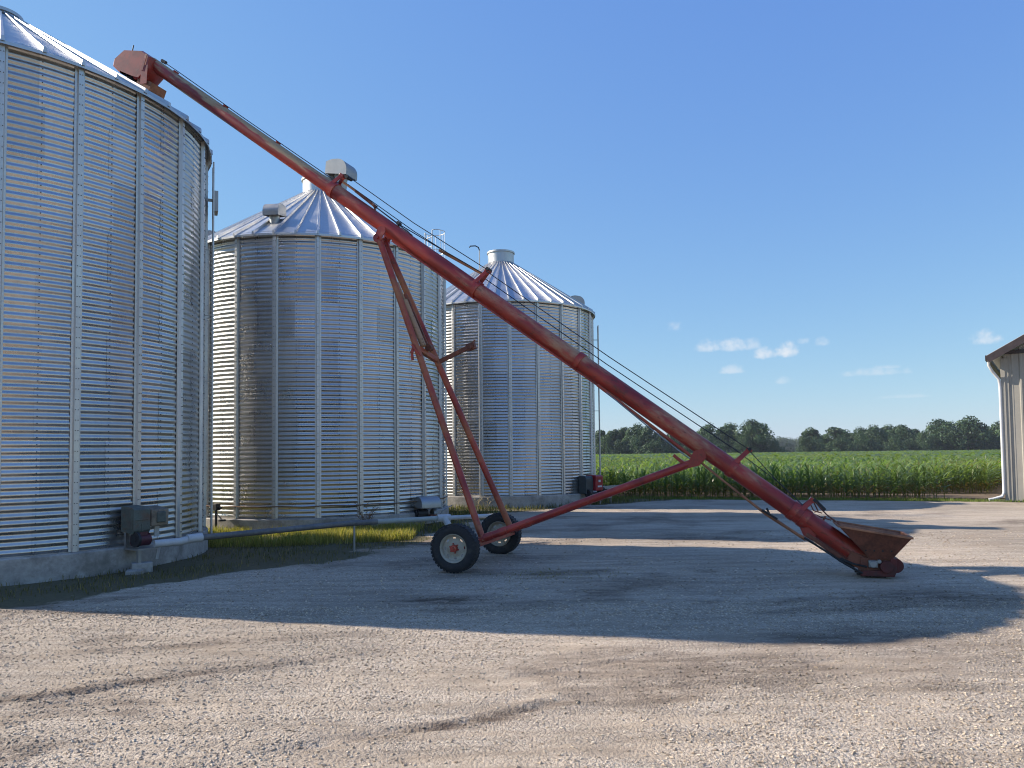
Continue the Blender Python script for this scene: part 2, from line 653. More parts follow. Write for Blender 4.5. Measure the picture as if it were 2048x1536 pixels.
def ground_z(x, y):
    z = (fbm(x, y, 3.2, 3, 21) - .5) * .05 + (fbm(x, y, .5, 4, 31) - .5) * .030
    # shallow wheel ruts running across the foreground
    for (px, py, ang, wd, dp, ln) in ((-3.7, 5.75, 32, .05, .026, 2.0), (-3.3, 5.75, 30, .04, .016, 1.6), (-2.0, 6.6, 26, .05, .016, 1.7), (-.2, 5.3, 24, .045, .024, 1.3),
                                      (-1.8, 4.5, 33, .10, .012, 3.5), (.9, 6.6, 20, .05, .014, 1.2), (2.4, 4.7, 28, .09, .010, 3.0), (2.6, 6.5, 14, .05, .012, .9)):
        c, s = math.cos(R_(ang)), math.sin(R_(ang))
        u = (x - px) * c + (y - py) * s
        v = -(x - px) * s + (y - py) * c + (fbm(x, y, .8, 2, 77) - .5) * .25
        k = np.exp(-(u / ln) ** 4) * np.clip((fbm(x, y, .35, 3, 71) - .3) * 3.5, 0, 1)
        z = z - dp * np.exp(-(v / wd) ** 2) * k + .6 * dp * np.exp(-((v - 2 * wd) / wd) ** 2) * k
    return z


def dirt_mask(x, y):
    d = np.zeros_like(x)
    for (px, py, rx, ry, rot, a) in ((-.9, 9.55, .55, .28, 8, .85), (-.7, 9.0, .5, .15, 4, .5), (.2, 9.2, .5, .3, 0, .4), (-2.6, 15.9, 1.6, .75, -15, .9),
                                     (1.9, 17.6, 3.5, .3, -6, .3), (4.2, 15.6, 2.4, .4, -8, .55), (5.4, 9.3, 1.2, .55, -4, .7), (1.7, 10.7, .9, .5, 0, .35),
                                     (3.2, 7.3, 1.3, .45, 4, .45), (4.0, 6.9, .9, .5, 0, .3), (2.2, 25.2, 2.4, .5, -10, .8), (6, 21, 3, .4, -6, .35),
                                     (-.5, 11.6, 1.0, .35, 10, .4), (.4, 13.2, 1.0, .4, 10, .5), (9, 20.3, 1.6, .5, -10, .4),
                                     (-3.9, 5.75, 1.3, .12, 32, .8), (-2.9, 6.3, 1.2, .1, 27, .6), (-.1, 5.35, .9, .1, 24, .75), (-3.0, 7.4, 1.2, .12, 14, .5),
                                     (3.2, 6.25, 1.0, .12, 12, .35), (-5.0, 8.95, .8, .12, -8, .6)):
        c, s = math.cos(R_(rot)), math.sin(R_(rot))
        u = ((x - px) * c + (y - py) * s) / rx
        v = (-(x - px) * s + (y - py) * c) / ry
        d = np.maximum(d, a * np.exp(-(u * u + v * v)))
    # scattered smaller stains over the whole yard
    n = np.clip((fbm(x * .8 + y * .3, y * 1.5 - x * .4, 1.6, 5, 58) - .60) * 5, 0, .45)
    d = np.maximum(d * 1.15, n)
    return np.clip(d * (.55 + .9 * fbm(x, y, .6, 3, 55)), 0, 1)


# ------------------------------------------------------------------ setting: ground sheets
def grow(lo, hi, step, out_lo, out_hi, k=1.13):
    mid = list(np.arange(lo, hi + step / 2, step))
    a, s = [], step
    x = lo
    while x > out_lo:
        s *= k
        x -= s
        a.append(x)
    b, s = [], step
    x = mid[-1]
    while x < out_hi:
        s *= k
        x += s
        b.append(x)
    return np.array(a[::-1] + mid + b)


gx = grow(-6, 6.5, .045, -45, 45, 1.05)
gy = grow(2.6, 9.5, .045, -20, 36, 1.035)
X, Y = np.meshgrid(gx, gy)
Z = ground_z(X, Y)
border = np.clip((Y - yard_edge(X)) / .8, 0, 1)
Z = Z - .10 * border
Z = np.where(np.abs(X) > 40, Z - .2, Z)
V = np.stack([X.ravel(), Y.ravel(), Z.ravel()], 1)
ny, nx = X.shape
idx = np.arange(nx * ny).reshape(ny, nx)
F = np.stack([idx[:-1, :-1].ravel(), idx[:-1, 1:].ravel(), idx[1:, 1:].ravel(), idx[1:, :-1].ravel()], 1)
gm = grass_mask(X, Y)
dm = dirt_mask(X, Y)
lo_ = np.clip((fbm(X * .6 + Y * .35, Y * .8 - X * .4, 1.2, 4, 66) - .42) * 4, 0, 1)
vc = np.stack([gm.ravel(), dm.ravel(), lo_.ravel()], 1)
yard = link('gravel_yard', fast_mesh('gravel_yard', V, F, M['gravel'], True, vc))
tag(yard, 'packed pinkish gravel yard with brown stains and wheel ruts', kind='structure')

gs = MB()
S = 3000
gs.add([(-S, -S, -.075), (S, -S, -.075), (S, S, -.075), (-S, S, -.075)], [(0, 1, 2, 3)])
tag(gs.build('ground', M['field'], smooth=None), 'flat green land around the yard', kind='structure')

fs = MB()
fp = [(-16, 54), (3.3, 32.3), (17.5, 28.1), (190, 28.1), (190, 245), (-30, 245)]
fs.add([(x, y, -.055) for x, y in fp], [tuple(range(6))])
tag(fs.build('field_soil', M['soil'], smooth=None), 'brown soil under the rows of corn', kind='structure')


# ------------------------------------------------------------------ loose stones
def stones(n, x0, x1, y0, y1, smin, smax, seed, wedge=None):
    r = np.random.default_rng(seed)
    x = r.uniform(x0, x1, n)
    y = y0 + (y1 - y0) * r.random(n) ** 1.25
    keep = grass_mask(x, y) < .3
    if wedge:
        keep &= np.abs(x) < wedge * y + 1.2
    dens = fbm(x * .6 + y * .35, y * .8 - x * .4, 1.2, 4, 66)
    keep &= r.random(n) < np.clip((dens - .30) * 4.2, .22, 1)
    x, y = x[keep], y[keep]
    n = len(x)
    s = smin + (smax - smin) * r.random(n) ** 2.2
    base = np.array([[1, 0, 0], [-1, 0, 0], [0, 1, 0], [0, -1, 0], [0, 0, 1], [0, 0, -1]], float)
    P = base[None] * r.uniform(.55, 1.15, (n, 6, 1)) + r.normal(0, .16, (n, 6, 3))
    P[:, :, 2] *= .62
    a = r.uniform(0, 6.28, n)
    c, sn = np.cos(a)[:, None], np.sin(a)[:, None]
    px = P[:, :, 0] * c - P[:, :, 1] * sn
    py = P[:, :, 0] * sn + P[:, :, 1] * c
    P = np.stack([px * 1.15, py, P[:, :, 2]], 2) * s[:, None, None] * .5
    P[:, :, 0] += x[:, None]
    P[:, :, 1] += y[:, None]
    P[:, :, 2] += (ground_z(x, y) + s * .12)[:, None]
    T = np.array([[0, 2, 4], [2, 1, 4], [1, 3, 4], [3, 0, 4], [2, 0, 5], [1, 2, 5], [3, 1, 5], [0, 3, 5]])
    Fs = (T[None] + 6 * np.arange(n)[:, None, None]).reshape(-1, 3)
    g = r.random(n)
    ca, cb = np.array([.28, .225, .165]), np.array([.73, .625, .485])
    col = ca + (cb - ca) * (g ** .9)[:, None]
    warm = r.random(n)[:, None]
    col = col * (1 - .25 * warm * np.array([0, .35, .75]))
    col = col * (1 - .72 * np.clip(dirt_mask(x, y) * 1.1, 0, 1))[:, None]
    return P.reshape(-1, 3), Fs, np.repeat(col, 6, 0)


parts = [stones(135000, -7.5, 8, 2.8, 9.2, .008, .030, 1, .8), stones(30000, -9, 13, 8.5, 17, .014, .042, 2, .8)]
Vs, Fs, Cs, o_ = [], [], [], 0
for v, f, c in parts:
    Vs.append(v)
    Fs.append(f + o_)
    Cs.append(c)
    o_ += len(v)
st = link('gravel_stones', fast_mesh('gravel_stones', np.concatenate(Vs), np.concatenate(Fs), M['stone'], False, np.concatenate(Cs)))
tag(st, 'loose crushed stones lying on the gravel yard', 'gravel', kind='stuff')


# ------------------------------------------------------------------ grain bins
def hat_section(h):
    """vertical hat channel standing off the wall, local x = outward, y = along the wall"""
    prof = [(.012, -.075), (.018, -.045), (.060, -.034), (.060, .034), (.018, .045), (.012, .075), (.002, .075), (.002, -.075)]
    m = MB()
    n = len(prof)
    P = [(x, y, 0) for x, y in prof] + [(x, y, h) for x, y in prof]
    m.add(P, [(i, (i + 1) % n, (i + 1) % n + n, i + n) for i in range(n)] + [tuple(reversed(range(n))), tuple(range(n, 2 * n))])
    return m


VENT = {}


def vent_meshes():
    if VENT:
        return VENT
    # hooded gooseneck: short neck, half-round hood, open at the lower front
    neck = MB()
    neck.lathe([(.16, -.75), (.16, .26), (.0, .26)], 20)
    hood = MB()
    prof = [(.30, .06)] + [(.02 + .28 * math.cos(math.pi / 2 * i / 10), .16 + .29 * math.sin(math.pi / 2 * i / 10)) for i in range(11)] + [(-.14, .45), (-.27, .41), (-.30, .38)]
    n = len(prof)
    P = []
    for y in (-.25, .25):
        P += [(x, y, z) for x, z in prof]
        P += [(x * .955, y * .965, .2 + (z - .2) * .955) for x, z in prof]
    Fc = []
    o2 = 2 * n
    for i in range(n - 1):
        Fc.append((i, i + 1, o2 + i + 1, o2 + i))
        Fc.append((n + i + 1, n + i, o2 + n + i, o2 + n + i + 1))
    hood.add(P, Fc)
    for y in (-.25, .25):
        k = len(hood.v)
        hood.add([(x, y * 1.002, z) for x, z in prof] + [(prof[-1][0], y * 1.002, .10), (prof[0][0], y * 1.002, .06)], [tuple(range(n + 2))])
    hood.box((-.303, 0, .25), (.012, .5, .30))
    VENT['neck'] = neck.mesh('neck', M['galv_dark'], 40)
    VENT['hood'] = hood.mesh('hood', M['galv_dark'], 40)
    return VENT


def make_bin(label, c, R, zbase, eave, nst, ph0, rings, vents, slope=34.0, cap_r=.5, cap_h=.40):
    sheet_n = nst
    root = empty('grain_bin', (c[0], c[1], 0))
    tag(root, label, 'grain bin', 'corrugated steel grain bins in a row')
    # foundation ring
    fd = MB()
    fd.lathe([(R + .10, -.3), (R + .10, zbase - .025), (R + .075, zbase), (R - .3, zbase)], 96)
    fd.build('foundation', M['concrete'], root, 40)
    # corrugated sheets
    H = eave - zbase
    rh = H / rings
    ncor = max(1, round(rh / .1055))
    span = 2 * math.pi / sheet_n
    ks, na = ncor * 8, 5
    P, Fq = [], []
    for k in range(ks + 3):
        z = rh * k / ks - .012 if k else -.012
        rr = R - .0085 * math.cos(2 * math.pi * z * ncor / rh)
        for j in range(na + 1):
            a = -.012 + (span + .024) * j / na
            P.append((rr * math.cos(a), rr * math.sin(a), z))
    for k in range(ks + 2):
        for j in range(na):
            Fq.append((k * (na + 1) + j, k * (na + 1) + j + 1, (k + 1) * (na + 1) + j + 1, (k + 1) * (na + 1) + j))
    sm = fast_mesh('wall_sheet', P, Fq, M['galv'], True)
    for ri in range(rings):
        for si in range(sheet_n):
            o = link('wall_sheet', sm, root, (0, 0, zbase + .004 + ri * rh), (0, 0, (si + .5) * span + ph0))
            o.scale = (1 + (.0009 if (ri + si) % 2 else 0),) * 2 + ((H - .004) / H if ri == rings - 1 else 1,)
    # bolt rows on the vertical sheet seams
    bo = MB()
    for ri in range(rings):
        for si in range(sheet_n):
            a = (si + .5) * span + ph0
            for k in range(ncor):
                z = zbase + ri * rh + (k + .5) * rh / ncor
                bo.box(((R + .013) * math.cos(a), (R + .013) * math.sin(a), z), (.012, .015, .015), Matrix.Rotation(a, 3, 'Z'))
    o = bo.build('seam_bolts', M['bolt'], root, None)
    o['kind'] = 'stuff'
    # stiffeners
    hm = hat_section(H - .03).mesh('stiffener', M['galv_stiff'], 20)
    sb = MB()
    for k in range(int(H / .16)):
        for y in (-.018, .02):
            sb.box((.062, y, .1 + k * .16), (.010, .012, .012))
    sbm = sb.mesh('bolt_row', M['bolt'])
    for i in range(nst):
        a = ph0 + 2 * math.pi * i / nst
        s = link('stiffener', hm, root, ((R + .006) * math.cos(a), (R + .006) * math.sin(a), zbase + .005), (0, 0, a))
        b = link('bolt_row', sbm, s)
        b['kind'] = 'stuff'
    # eave ring and roof
    er = MB()
    er.lathe([(R + .0, eave - .05), (R + .03, eave - .05), (R + .035, eave + .012), (R + .0, eave + .012)], 92)
    er.build('eave_ring', M['galv_dark'], root, 40)
    tan = math.tan(R_(slope))
    rise = (R - cap_r) * tan
    npan = nst * 2
    da = 2 * math.pi / npan
    ro = R + .13
    z0 = eave + .035 - .13 * tan
    pm = MB()

    def pt(r, a, dz=0.0):
        return (r * math.cos(a), r * math.sin(a), z0 + (ro - r) * tan + dz)
    ns = 6
    rr = [ro + (cap_r - .03 - ro) * k / ns for k in range(ns + 1)]
    for k in range(ns):
        for sgn in ((0, 1),):
            pm.add([pt(rr[k], 0), pt(rr[k], da), pt(rr[k + 1], da), pt(rr[k + 1], 0)], [(0, 1, 2, 3)])
    # turned-down edge at the eave
    pm.add([pt(ro, 0), pt(ro, da), (ro * math.cos(da), ro * math.sin(da), z0 - .05), (ro * math.cos(0), 0, z0 - .05)], [(0, 3, 2, 1)])
    # raised rib on one edge
    rw = .030
    hgt = .075
    P, Fq = [], []
    for k in range(ns + 1):
        r = rr[k] + (.015 if k == 0 else 0)
        w = rw * (.55 + .45 * (r / ro))
        h_ = hgt * (.6 + .4 * (r / ro))
        for y, z in ((-w, -.004), (-w * .72, h_), (w * .72, h_), (w, -.004)):
            P.append((r, y, z0 + (ro - r) * tan + z))
    for k in range(ns):
        for j in range(3):
            Fq.append((k * 4 + j, k * 4 + j + 1, (k + 1) * 4 + j + 1, (k + 1) * 4 + j))
    Fq.append((0, 3, 2, 1))
    pm.add(P, Fq)
    pmm = pm.mesh('roof_panel', M['galv_roof'])
    for i in range(npan):
        link('roof_panel', pmm, root, (0, 0, 0), (0, 0, ph0 + i * da))
    zc = z0 + (ro - cap_r) * tan
    cp = MB()
    cp.lathe([(cap_r + .14, zc - .11), (cap_r + .02, zc - .01), (cap_r, zc + .02), (cap_r, zc + cap_h), (cap_r + .035, zc + cap_h + .01), (cap_r + .035, zc + cap_h + .07), (cap_r - .02, zc + cap_h + .075), (0, zc + cap_h + .1)], 40)
    cp.build('fill_collar', M['galv_roof'], root, 30)
    vm = vent_meshes()
    for ang, frac, sc, lift in vents:
        r = cap_r + (R - cap_r) * frac
        z = z0 + (ro - r) * tan
        h = link('roof_vent', vm['hood'], root, (r * math.cos(ang), r * math.sin(ang), z + .10 * sc + lift), (0, R_(6), ang))
        h.scale = (sc, sc, sc)
        link('neck', vm['neck'], h)
    return root, dict(R=R, zc=zc, z0=z0, ro=ro, tan=tan)


def add_ladder(root, R, ang, z0, z1, off=.22, cage=None, over=.9, width=.4):
    t = Vector((-math.sin(ang), math.cos(ang), 0))
    o = Vector((math.cos(ang), math.sin(ang), 0))
    m = MB()
    for s in (-1, 1):
        p = o * (R + off) + t * (s * width / 2)
        m.cyl(p + Vector((0, 0, z0)), p + Vector((0, 0, z1 + over)), .018, n=8)
    lad = m.build('ladder', M['galv_stiff'], root, 40)
    rm = MB()
    rm.cyl(t * (-width / 2), t * (width / 2), .013, n=6)
    rmm = rm.mesh('rung', M['galv_dark'], 40)
    z = z0 + .15
    while z < z1 + over:
        link('rung', rmm, lad, tuple(o * (R + off) + Vector((0, 0, z))))
        z += .305
    z = z0 + .4
    bm_ = MB()
    for s in (-1, 1):
        bm_.bar(o * R + t * (s * width / 2), o * (R + off) + t * (s * width / 2), .03, .008)
    bmm = bm_.mesh('ladder_bracket', M['galv_dark'])
    while z < z1:
        link('ladder_bracket', bmm, lad, (0, 0, z))
        z += 1.35
    if cage:
        c0, c1 = cage
        cr = .36
        cc = o * (R + off + .20)
        hoop = MB()
        pts = [o * (R + off) + t * (width / 2)]
        for i in range(15):
            a = R_(115) - R_(230) * i / 14
            pts.append(cc + o * (cr * math.cos(a)) + t * (cr * math.sin(a)))
        pts.append(o * (R + off) - t * (width / 2))
        hoop.path(pts, .012, 6)
        hm = hoop.mesh('cage_hoop', M['galv_stiff'], 60)
        n = int((c1 - c0) / .62)
        for i in range(n + 1):
            link('cage_hoop', hm, lad, (0, 0, c0 + (c1 - c0) * i / n))
        cm = MB()
        cm.cyl((0, 0, c0), (0, 0, c1), .009, n=6)
        cmm = cm.mesh('cage_bar', M['galv_stiff'], 60)
        for a in (-90, -45, 0, 45, 90):
            p = cc + o * (cr * math.cos(R_(a))) + t * (cr * math.sin(R_(a)))
            link('cage_bar', cmm, lad, (p.x, p.y, 0))
    return lad


B1 = ((-9.586, 13.829), 3.6, .39, 8.038)
B2 = ((-5.468, 21.41), 3.53, .334, 7.228)
B3 = ((-.36, 28.58), 3.44, .392, 7.054)
bin1, g1 = make_bin('nearest and tallest corrugated steel grain bin at the left edge, auger head over its roof', *B1, 22, R_(-38.4), 9,
                    [(R_(100), .3, 1.0, 0), (R_(-150), .55, 1.0, 0)], 31.8, .34, .04)
bin2, g2 = make_bin('middle corrugated steel grain bin behind the auger legs, with hooded roof vents', *B2, 22, R_(-93.0), 8,
                    [(R_(-98), .80, .80, 0), (R_(28), .62, 1.0, .05), (R_(-20), .06, 1.15, .40), (R_(-170), .85, 1.0, 0)])
bin3, g3 = make_bin('farthest corrugated steel grain bin next to the corn field, open collar on its peak', *B3, 22, R_(-101.4), 8,
                    [(R_(12), .84, .95, 0), (R_(140), .6, 1.0, 0)])
add_ladder(bin1, B1[1], R_(24), .25, B1[3] - .9, .16, None, .75, .34)
add_ladder(bin2, B2[1], R_(40), 1.9, B2[3], .2, (2.6, B2[3] + 1.75), 1.75)
add_ladder(bin3, B3[1], R_(-2), .3, B3[3] - .55, .24, None, .15, .26)
# the slatted upper catwalk box at the head of the first bin's ladder
lb = MB()
a = R_(24)
ov = Vector((math.cos(a), math.sin(a), 0))
lb.box(ov * (B1[1] + .2) + Vector((0, 0, B1[3] - .95)), (.10, .34, .42), Matrix.Rotation(a, 3, 'Z'))
lb.bar(ov * B1[1] + Vector((0, 0, B1[3] - .9)), ov * (B1[1] + .2) + Vector((0, 0, B1[3] - .9)), .05, .05)
lb.build('ladder_head_guard', M['galv_dark'], bin1, None)
# thin ground rod / conduit ring strapped round the middle bin just above its base
cr = MB()
pts = []
for i in range(41):
    a = R_(-150) + R_(150) * i / 40
    pts.append(((B2[1] + .075) * math.cos(a), (B2[1] + .075) * math.sin(a), .62 + .01 * math.sin(i * 1.3)))
cr.path(pts, .014, 6)
cr.build('conduit', M['brown_weed'], bin2, 60)

# ------------------------------------------------------------------ grain auger
AX = Vector((.9506, -.31, 0)).normalized()
AROT = math.atan2(AX.y, AX.x)
aug = empty('grain_auger', (-.57, 12.78, 0), AROT)
tag(aug, 'long red portable grain auger on two wheels, leaning up to the near bin', 'grain auger')
TH = math.atan(-.74141)
Z0 = 4.6335
ct, sn_ = math.cos(TH), math.sin(TH)


def T(u, w, s=0.0):
    """tube frame (along, up, sideways) -> auger frame (t, s, z)"""
    return Vector((u * ct - w * sn_, s, Z0 + u * sn_ + w * ct))


TUBE_LOC = (0, 0, Z0)
TUBE_ROT = (0, -TH, 0)


def in_tube(mb, name, mat, parent=aug, smooth=35, **kw):
    """mesh given in tube coordinates x = along, y = sideways, z = up"""
    if parent is aug:
        return mb.build(name, mat, aug, smooth, TUBE_LOC, TUBE_ROT, **kw)
    return mb.build(name, mat, parent, smooth, **kw)


RU, RL = .124, .136
m = MB()
m.cyl((-8.75, 0, 0), (-3.5, 0, 0), RU, n=40)
upper = in_tube(m, 'upper_tube', M['red_upper'])
m = MB()
m.cyl((-3.52, 0, 0), (6.3, 0, 0), RL, n=40)
lower = in_tube(m, 'lower_tube', M['red_tube'])
m = MB()
m.cyl((6.28, 0, 0), (7.2, 0, 0), RL + .004, n=40)
m.cyl((7.2, 0, 0), (7.62, 0, 0), RL - .004, n=40)
in_tube(m, 'boot_tube', M['red_tube'])
cm_ = MB()
cm_.lathe([(RL, -.05), (RL + .016, -.05), (RL + .016, .05), (RL, .05)], 40)
P_ = [(p[2], p[0], p[1]) for p in cm_.v]
cm_.v = P_
clm = cm_.mesh('tube_clamp', M['red_part'], 40)
for u in (-3.5, -.02, 2.2, 5.15, 6.22, 6.40):
    o = link('tube_clamp', clm, aug, tuple(T(u, 0)), TUBE_ROT)
    if u == -3.5:
        o.scale = (1.3, 1, 1)
# discharge head hood: folded sheet box
prof = [(-8.60, .150), (-8.93, .155), (-9.42, -.085), (-9.56, -.42), (-9.50, -.56), (-9.22, -.60), (-8.78, -.52), (-8.60, -.46), (-8.50, -.10)]
h = MB()
n = len(prof)
for (x, z) in prof:
    pass
P = []
for yy, k in ((-.235, .9), (-.175, 1.0), (.175, 1.0), (.235, .9)):
    cx_, cz_ = -8.75, -.12
    P += [(cx_ + (x - cx_) * k * .9, yy, cz_ + (z - cz_) * k * .84) for x, z in prof]
Fh = []
for b in range(3):
    for i in range(n):
        j = (i + 1) % n
        if i in (5,):
            continue
        Fh.append((b * n + i, b * n + j, (b + 1) * n + j, (b + 1) * n + i))
Fh += [tuple(reversed(range(n))), tuple(range(3 * n, 4 * n))]
h.add(P, [tuple(reversed(f)) for f in Fh])
head = in_tube(h, 'discharge_hood', M['red_part'], smooth=25)
s_ = MB()
s_.prism([(-8.66, -.36), (-8.30, -.30), (-8.26, -.46), (-8.36, -.50), (-8.62, -.62)], -.2, .2)
in_tube(s_, 'spout_flap', M['rust_light'], head, smooth=None)
s_ = MB()
s_.bar((-8.72, -.245, .10), (-8.62, -.245, -.22), .05, .01, (1, 0, 0))
s_.bar((-8.62, -.24, -.10), (-8.42, -.24, -.42), .16, .012, (1, 0, 0))
in_tube(s_, 'hood_strap', M['red_tube'], head, smooth=None)
s_ = MB()
s_.cyl((-9.36, 0, -.06), (-9.42, 0, .09), .012, n=6)
s_.cyl((-8.62, .05, .16), (-8.50, .05, .17), .035, n=10)
in_tube(s_, 'hood_bolt', M['black'], head)
# spout hanging from the head down into the roof
sp = MB()
a0, a1 = T(-8.98, -.5), T(-8.98, -.5) + Vector((-.05, 0, -.75))
sp.cyl(a0, a1, .17, .15, n=20)
sp.build('spout', M['black'], aug, 40)
# light rail lying along the top of the upper tube
for s in (-.03, .035):
    m = MB()
    m.path([(-8.55, s, .16), (-8.1, s, .165), (-6, s, .150), (-3.5, s, .155)], .008, 6)
    in_tube(m, 'hydraulic_line', M['cable'])
m = MB()
for u in (-8.1, -6.6, -5.1):
    m.box((u, 0, .135), (.03, .12, .03))
in_tube(m, 'line_bracket', M['red_part'], smooth=None)


# truss brackets on top of the tube
def post(u, w, lean=.05, wid=.07):
    m = MB()
    for s in (-1, 1):
        m.bar((u, s * .11, .06), (u + lean, s * .035, w), wid, .018, (1, 0, 0))
    m.box((u + lean, 0, w), (wid + .02, .13, .05))
    return m


brackets = []
for u, w, ln in ((-3.55, .31, .06), (-.08, .37, .05), (5.13, .37, .06), (6.29, .29, .05)):
    b = in_tube(post(u, w, ln), 'truss_post', M['red_part'], smooth=None, bevel=.004)
    brackets.append(b)
m = MB()
m.cyl((-3.36, -.09, .34), (-3.36, .09, .34), .035, n=12)
m.cyl((-.03, -.09, .40), (-.03, .09, .40), .03, n=12)
m.cyl((5.19, -.09, .385), (5.19, .09, .385), .028, n=12)
in_tube(m, 'cable_sheave', M['black'])
for s, wa in ((-.07, .345), (.075, .225)):
    for (u0, u1) in ((-3.36, -.03), (-.03, 5.19)):
        m = MB()
        m.path([(u0, s, wa + .01), ((u0 + u1) / 2, s, wa - .012), (u1, s, wa + .04 if u1 < 1 else wa + .03)], .0085, 6)
        in_tube(m, 'truss_cable', M['cable'])
    m = MB()
    m.path([(5.19, s, wa + .02), (5.8, s, .22), (6.35, s * .9, .135)], .007, 6)
    in_tube(m, 'truss_cable', M['cable'])
# tensioner between the first and second posts
m = MB()
m.cyl((-3.42, 0, .22), (-3.05, 0, .215), .022, n=10)
in_tube(m, 'tension_rod', M['rust_light'])
m = MB()
m.bar((-3.08, -.03, .215), (-2.55, -.03, .185), .05, .014, (0, 0, 1))
m.bar((-3.08, .03, .215), (-2.55, .03, .185), .05, .014, (0, 0, 1))
m.cyl((-2.85, -.05, .20), (-2.85, .05, .20), .02, n=8)
m.cyl((-2.60, -.06, .188), (-2.60, .06, .188), .025, n=8)
m.bar((-2.62, 0, .19), (-2.48, 0, .10), .04, .015, (0, 1, 0))
in_tube(m, 'turnbuckle', M['rust'], smooth=None)
m = MB()
m.path([(-2.56, .02, .185), (-1.98, .02, .165), (-.9, .02, .235), (-.1, .02, .29)], .010, 6)
m.path([(-2.56, -.04, .185), (-1.98, -.04, .158), (-1.6, -.04, .14)], .009, 6)
in_tube(m, 'winch_cable', M['cable'])
m = MB()
m.cyl((-1.98, -.05, .175), (-1.98, .05, .175), .034, n=12)
m.bar((-1.98, 0, .17), (-1.94, 0, .11), .03, .03)
in_tube(m, 'cable_roller', M['black'])
m = MB()
m.bar((-1.05, .05, .19), (-.12, .05, .275), .045, .03, (0, 0, 1))
in_tube(m, 'tension_strut', M['rust_light'], smooth=None)

# running rail and drive shaft under the tube
m = MB()
m.bar((-1.9, 0, -.148), (3.0, 0, -.148), .06, .03, (0, 1, 0))
in_tube(m, 'lift_rail', M['red_part'], smooth=None)
m = MB()
m.path([(2.7, -.10, -.14), (3.4, -.11, -.165), (4.1, -.11, -.19), (4.62, -.10, -.21)], .026, 10)
in_tube(m, 'drive_shaft', M['red_arm'])
m = MB()
m.path([(2.9, -.13, -.155), (3.6, -.15, -.205), (4.3, -.15, -.245), (4.6, -.13, -.25)], .010, 6)
in_tube(m, 'drain_hose', M['steel'])
m = MB()
m.path([(4.7, -.08, -.20), (5.2, -.1, -.235), (5.8, -.11, -.265), (6.45, -.11, -.245), (6.75, -.1, -.215)], .018, 8)
m.path([(4.72, -.02, -.2), (5.3, -.04, -.255), (5.95, -.05, -.29), (6.6, -.06, -.26)], .008, 6)
in_tube(m, 'lower_shaft', M['rust_light'])
m = MB()
m.bar((5.86, -.16, -.25), (6.1, -.12, -.235), .07, .03, (0, 1, 0))
m.bar((5.9, .02, -.2), (6.02, .02, -.27), .03, .03)
in_tube(m, 'shaft_bearing', M['black'], smooth=None)

# wheels
WR, WW = .378, .215


def make_wheel():
    root_mb = MB()
    w2 = WW / 2
    prof = [(.208, -w2 * .62), (.225, -w2 * .86), (.27, -w2 * 1.04), (.325, -w2 * 1.0), (.358, -w2 * .86), (.372, -w2 * .66), (.376, 0),
            (.372, w2 * .66), (.358, w2 * .86), (.325, w2 * 1.0), (.27, w2 * 1.04), (.225, w2 * .86), (.208, w2 * .62)]
    root_mb.lathe(prof, 64, 'Y')
    # lugs
    for i in range(40):
        a = 2 * math.pi * i / 40
        for s in (-1, 1):
            aa = a + (.5 if s > 0 else 0) * 2 * math.pi / 40
            mrot = Matrix.Rotation(-aa, 3, 'Y')
            c = mrot @ Vector((.371, s * w2 * .62, 0))
            root_mb.box(c, (.016, w2 * .62, .034), mrot @ Matrix.Rotation(s * .35, 3, 'X'))
            c = mrot @ Vector((.350, s * w2 * .945, 0))
            root_mb.box(c, (.026, .010, .024), mrot @ Matrix.Rotation(-s * .5, 3, 'Z'))
    tyre = root_mb.mesh('tyre', M['tyre'], 40)
    rim = MB()
    rim.lathe([(.222, -w2 * .93), (.228, -w2 * .85), (.212, -w2 * .78), (.198, -w2 * .5), (.190, -w2 * .3), (.188, w2 * .3), (.198, w2 * .6), (.21, w2 * .8), (.228, w2 * .85), (.222, w2 * .93)], 64, 'Y')
    # dished disc with hand holes
    nseg = 64
    bands = [(.05, -.034), (.088, -.036), (.112, -.018), (.150, -.014), (.172, -.018), (.190, -.028)]
    P, Fd = [], []
    for r, y in bands:
        for i in range(nseg):
            a = 2 * math.pi * i / nseg
            P.append((r * math.cos(a), y, r * math.sin(a)))
    for b in range(len(bands) - 1):
        for i in range(nseg):
            if b == 3 and i % 8 in (2, 3, 4):
                continue
            j = (i + 1) % nseg
            Fd.append((b * nseg + i, b * nseg + j, (b + 1) * nseg + j, (b + 1) * nseg + i))
    rim.add(P, Fd)
    rimm = rim.mesh('rim', M['rim'], 40)
    hub = MB()
    hub.lathe([(.0, -.115), (.022, -.115), (.028, -.10), (.052, -.098), (.058, -.05), (.058, -.03), (.095, -.03), (.095, .03), (.05, .06)], 32, 'Y')
    for i in range(6):
        a = 2 * math.pi * i / 6
        hub.cyl((.072 * math.cos(a), -.055, .072 * math.sin(a)), (.072 * math.cos(a), -.03, .072 * math.sin(a)), .012, n=6)
    hubm = hub.mesh('hub', M['red_part'], 40)
    return tyre, rimm, hubm


tym, rmm_, hbm = make_wheel()
for s, rz, ph in ((-1.08, 0, .3), (1.08, 0, 1.2)):
    w = link('wheel', tym, aug, (0, s, .366), (0, ph, rz))
    link('rim', rmm_, w)
    link('hub', hbm, w)
m = MB()
m.cyl((0, -1.04, .366), (0, 1.04, .366), .038, n=16)
m.build('axle', M['red_part'], aug, 40)
m = MB()
m.bar((.27, -.95, .42), (.27, .95, .42), .11, .11)
m.bar((0, -.9, .38), (.27, -.86, .42), .08, .10, (0, 1, 0))
m.bar((0, .9, .38), (.27, .86, .42), .08, .10, (0, 1, 0))
m.build('axle_beam', M['red_part'], aug, None, bevel=.008)
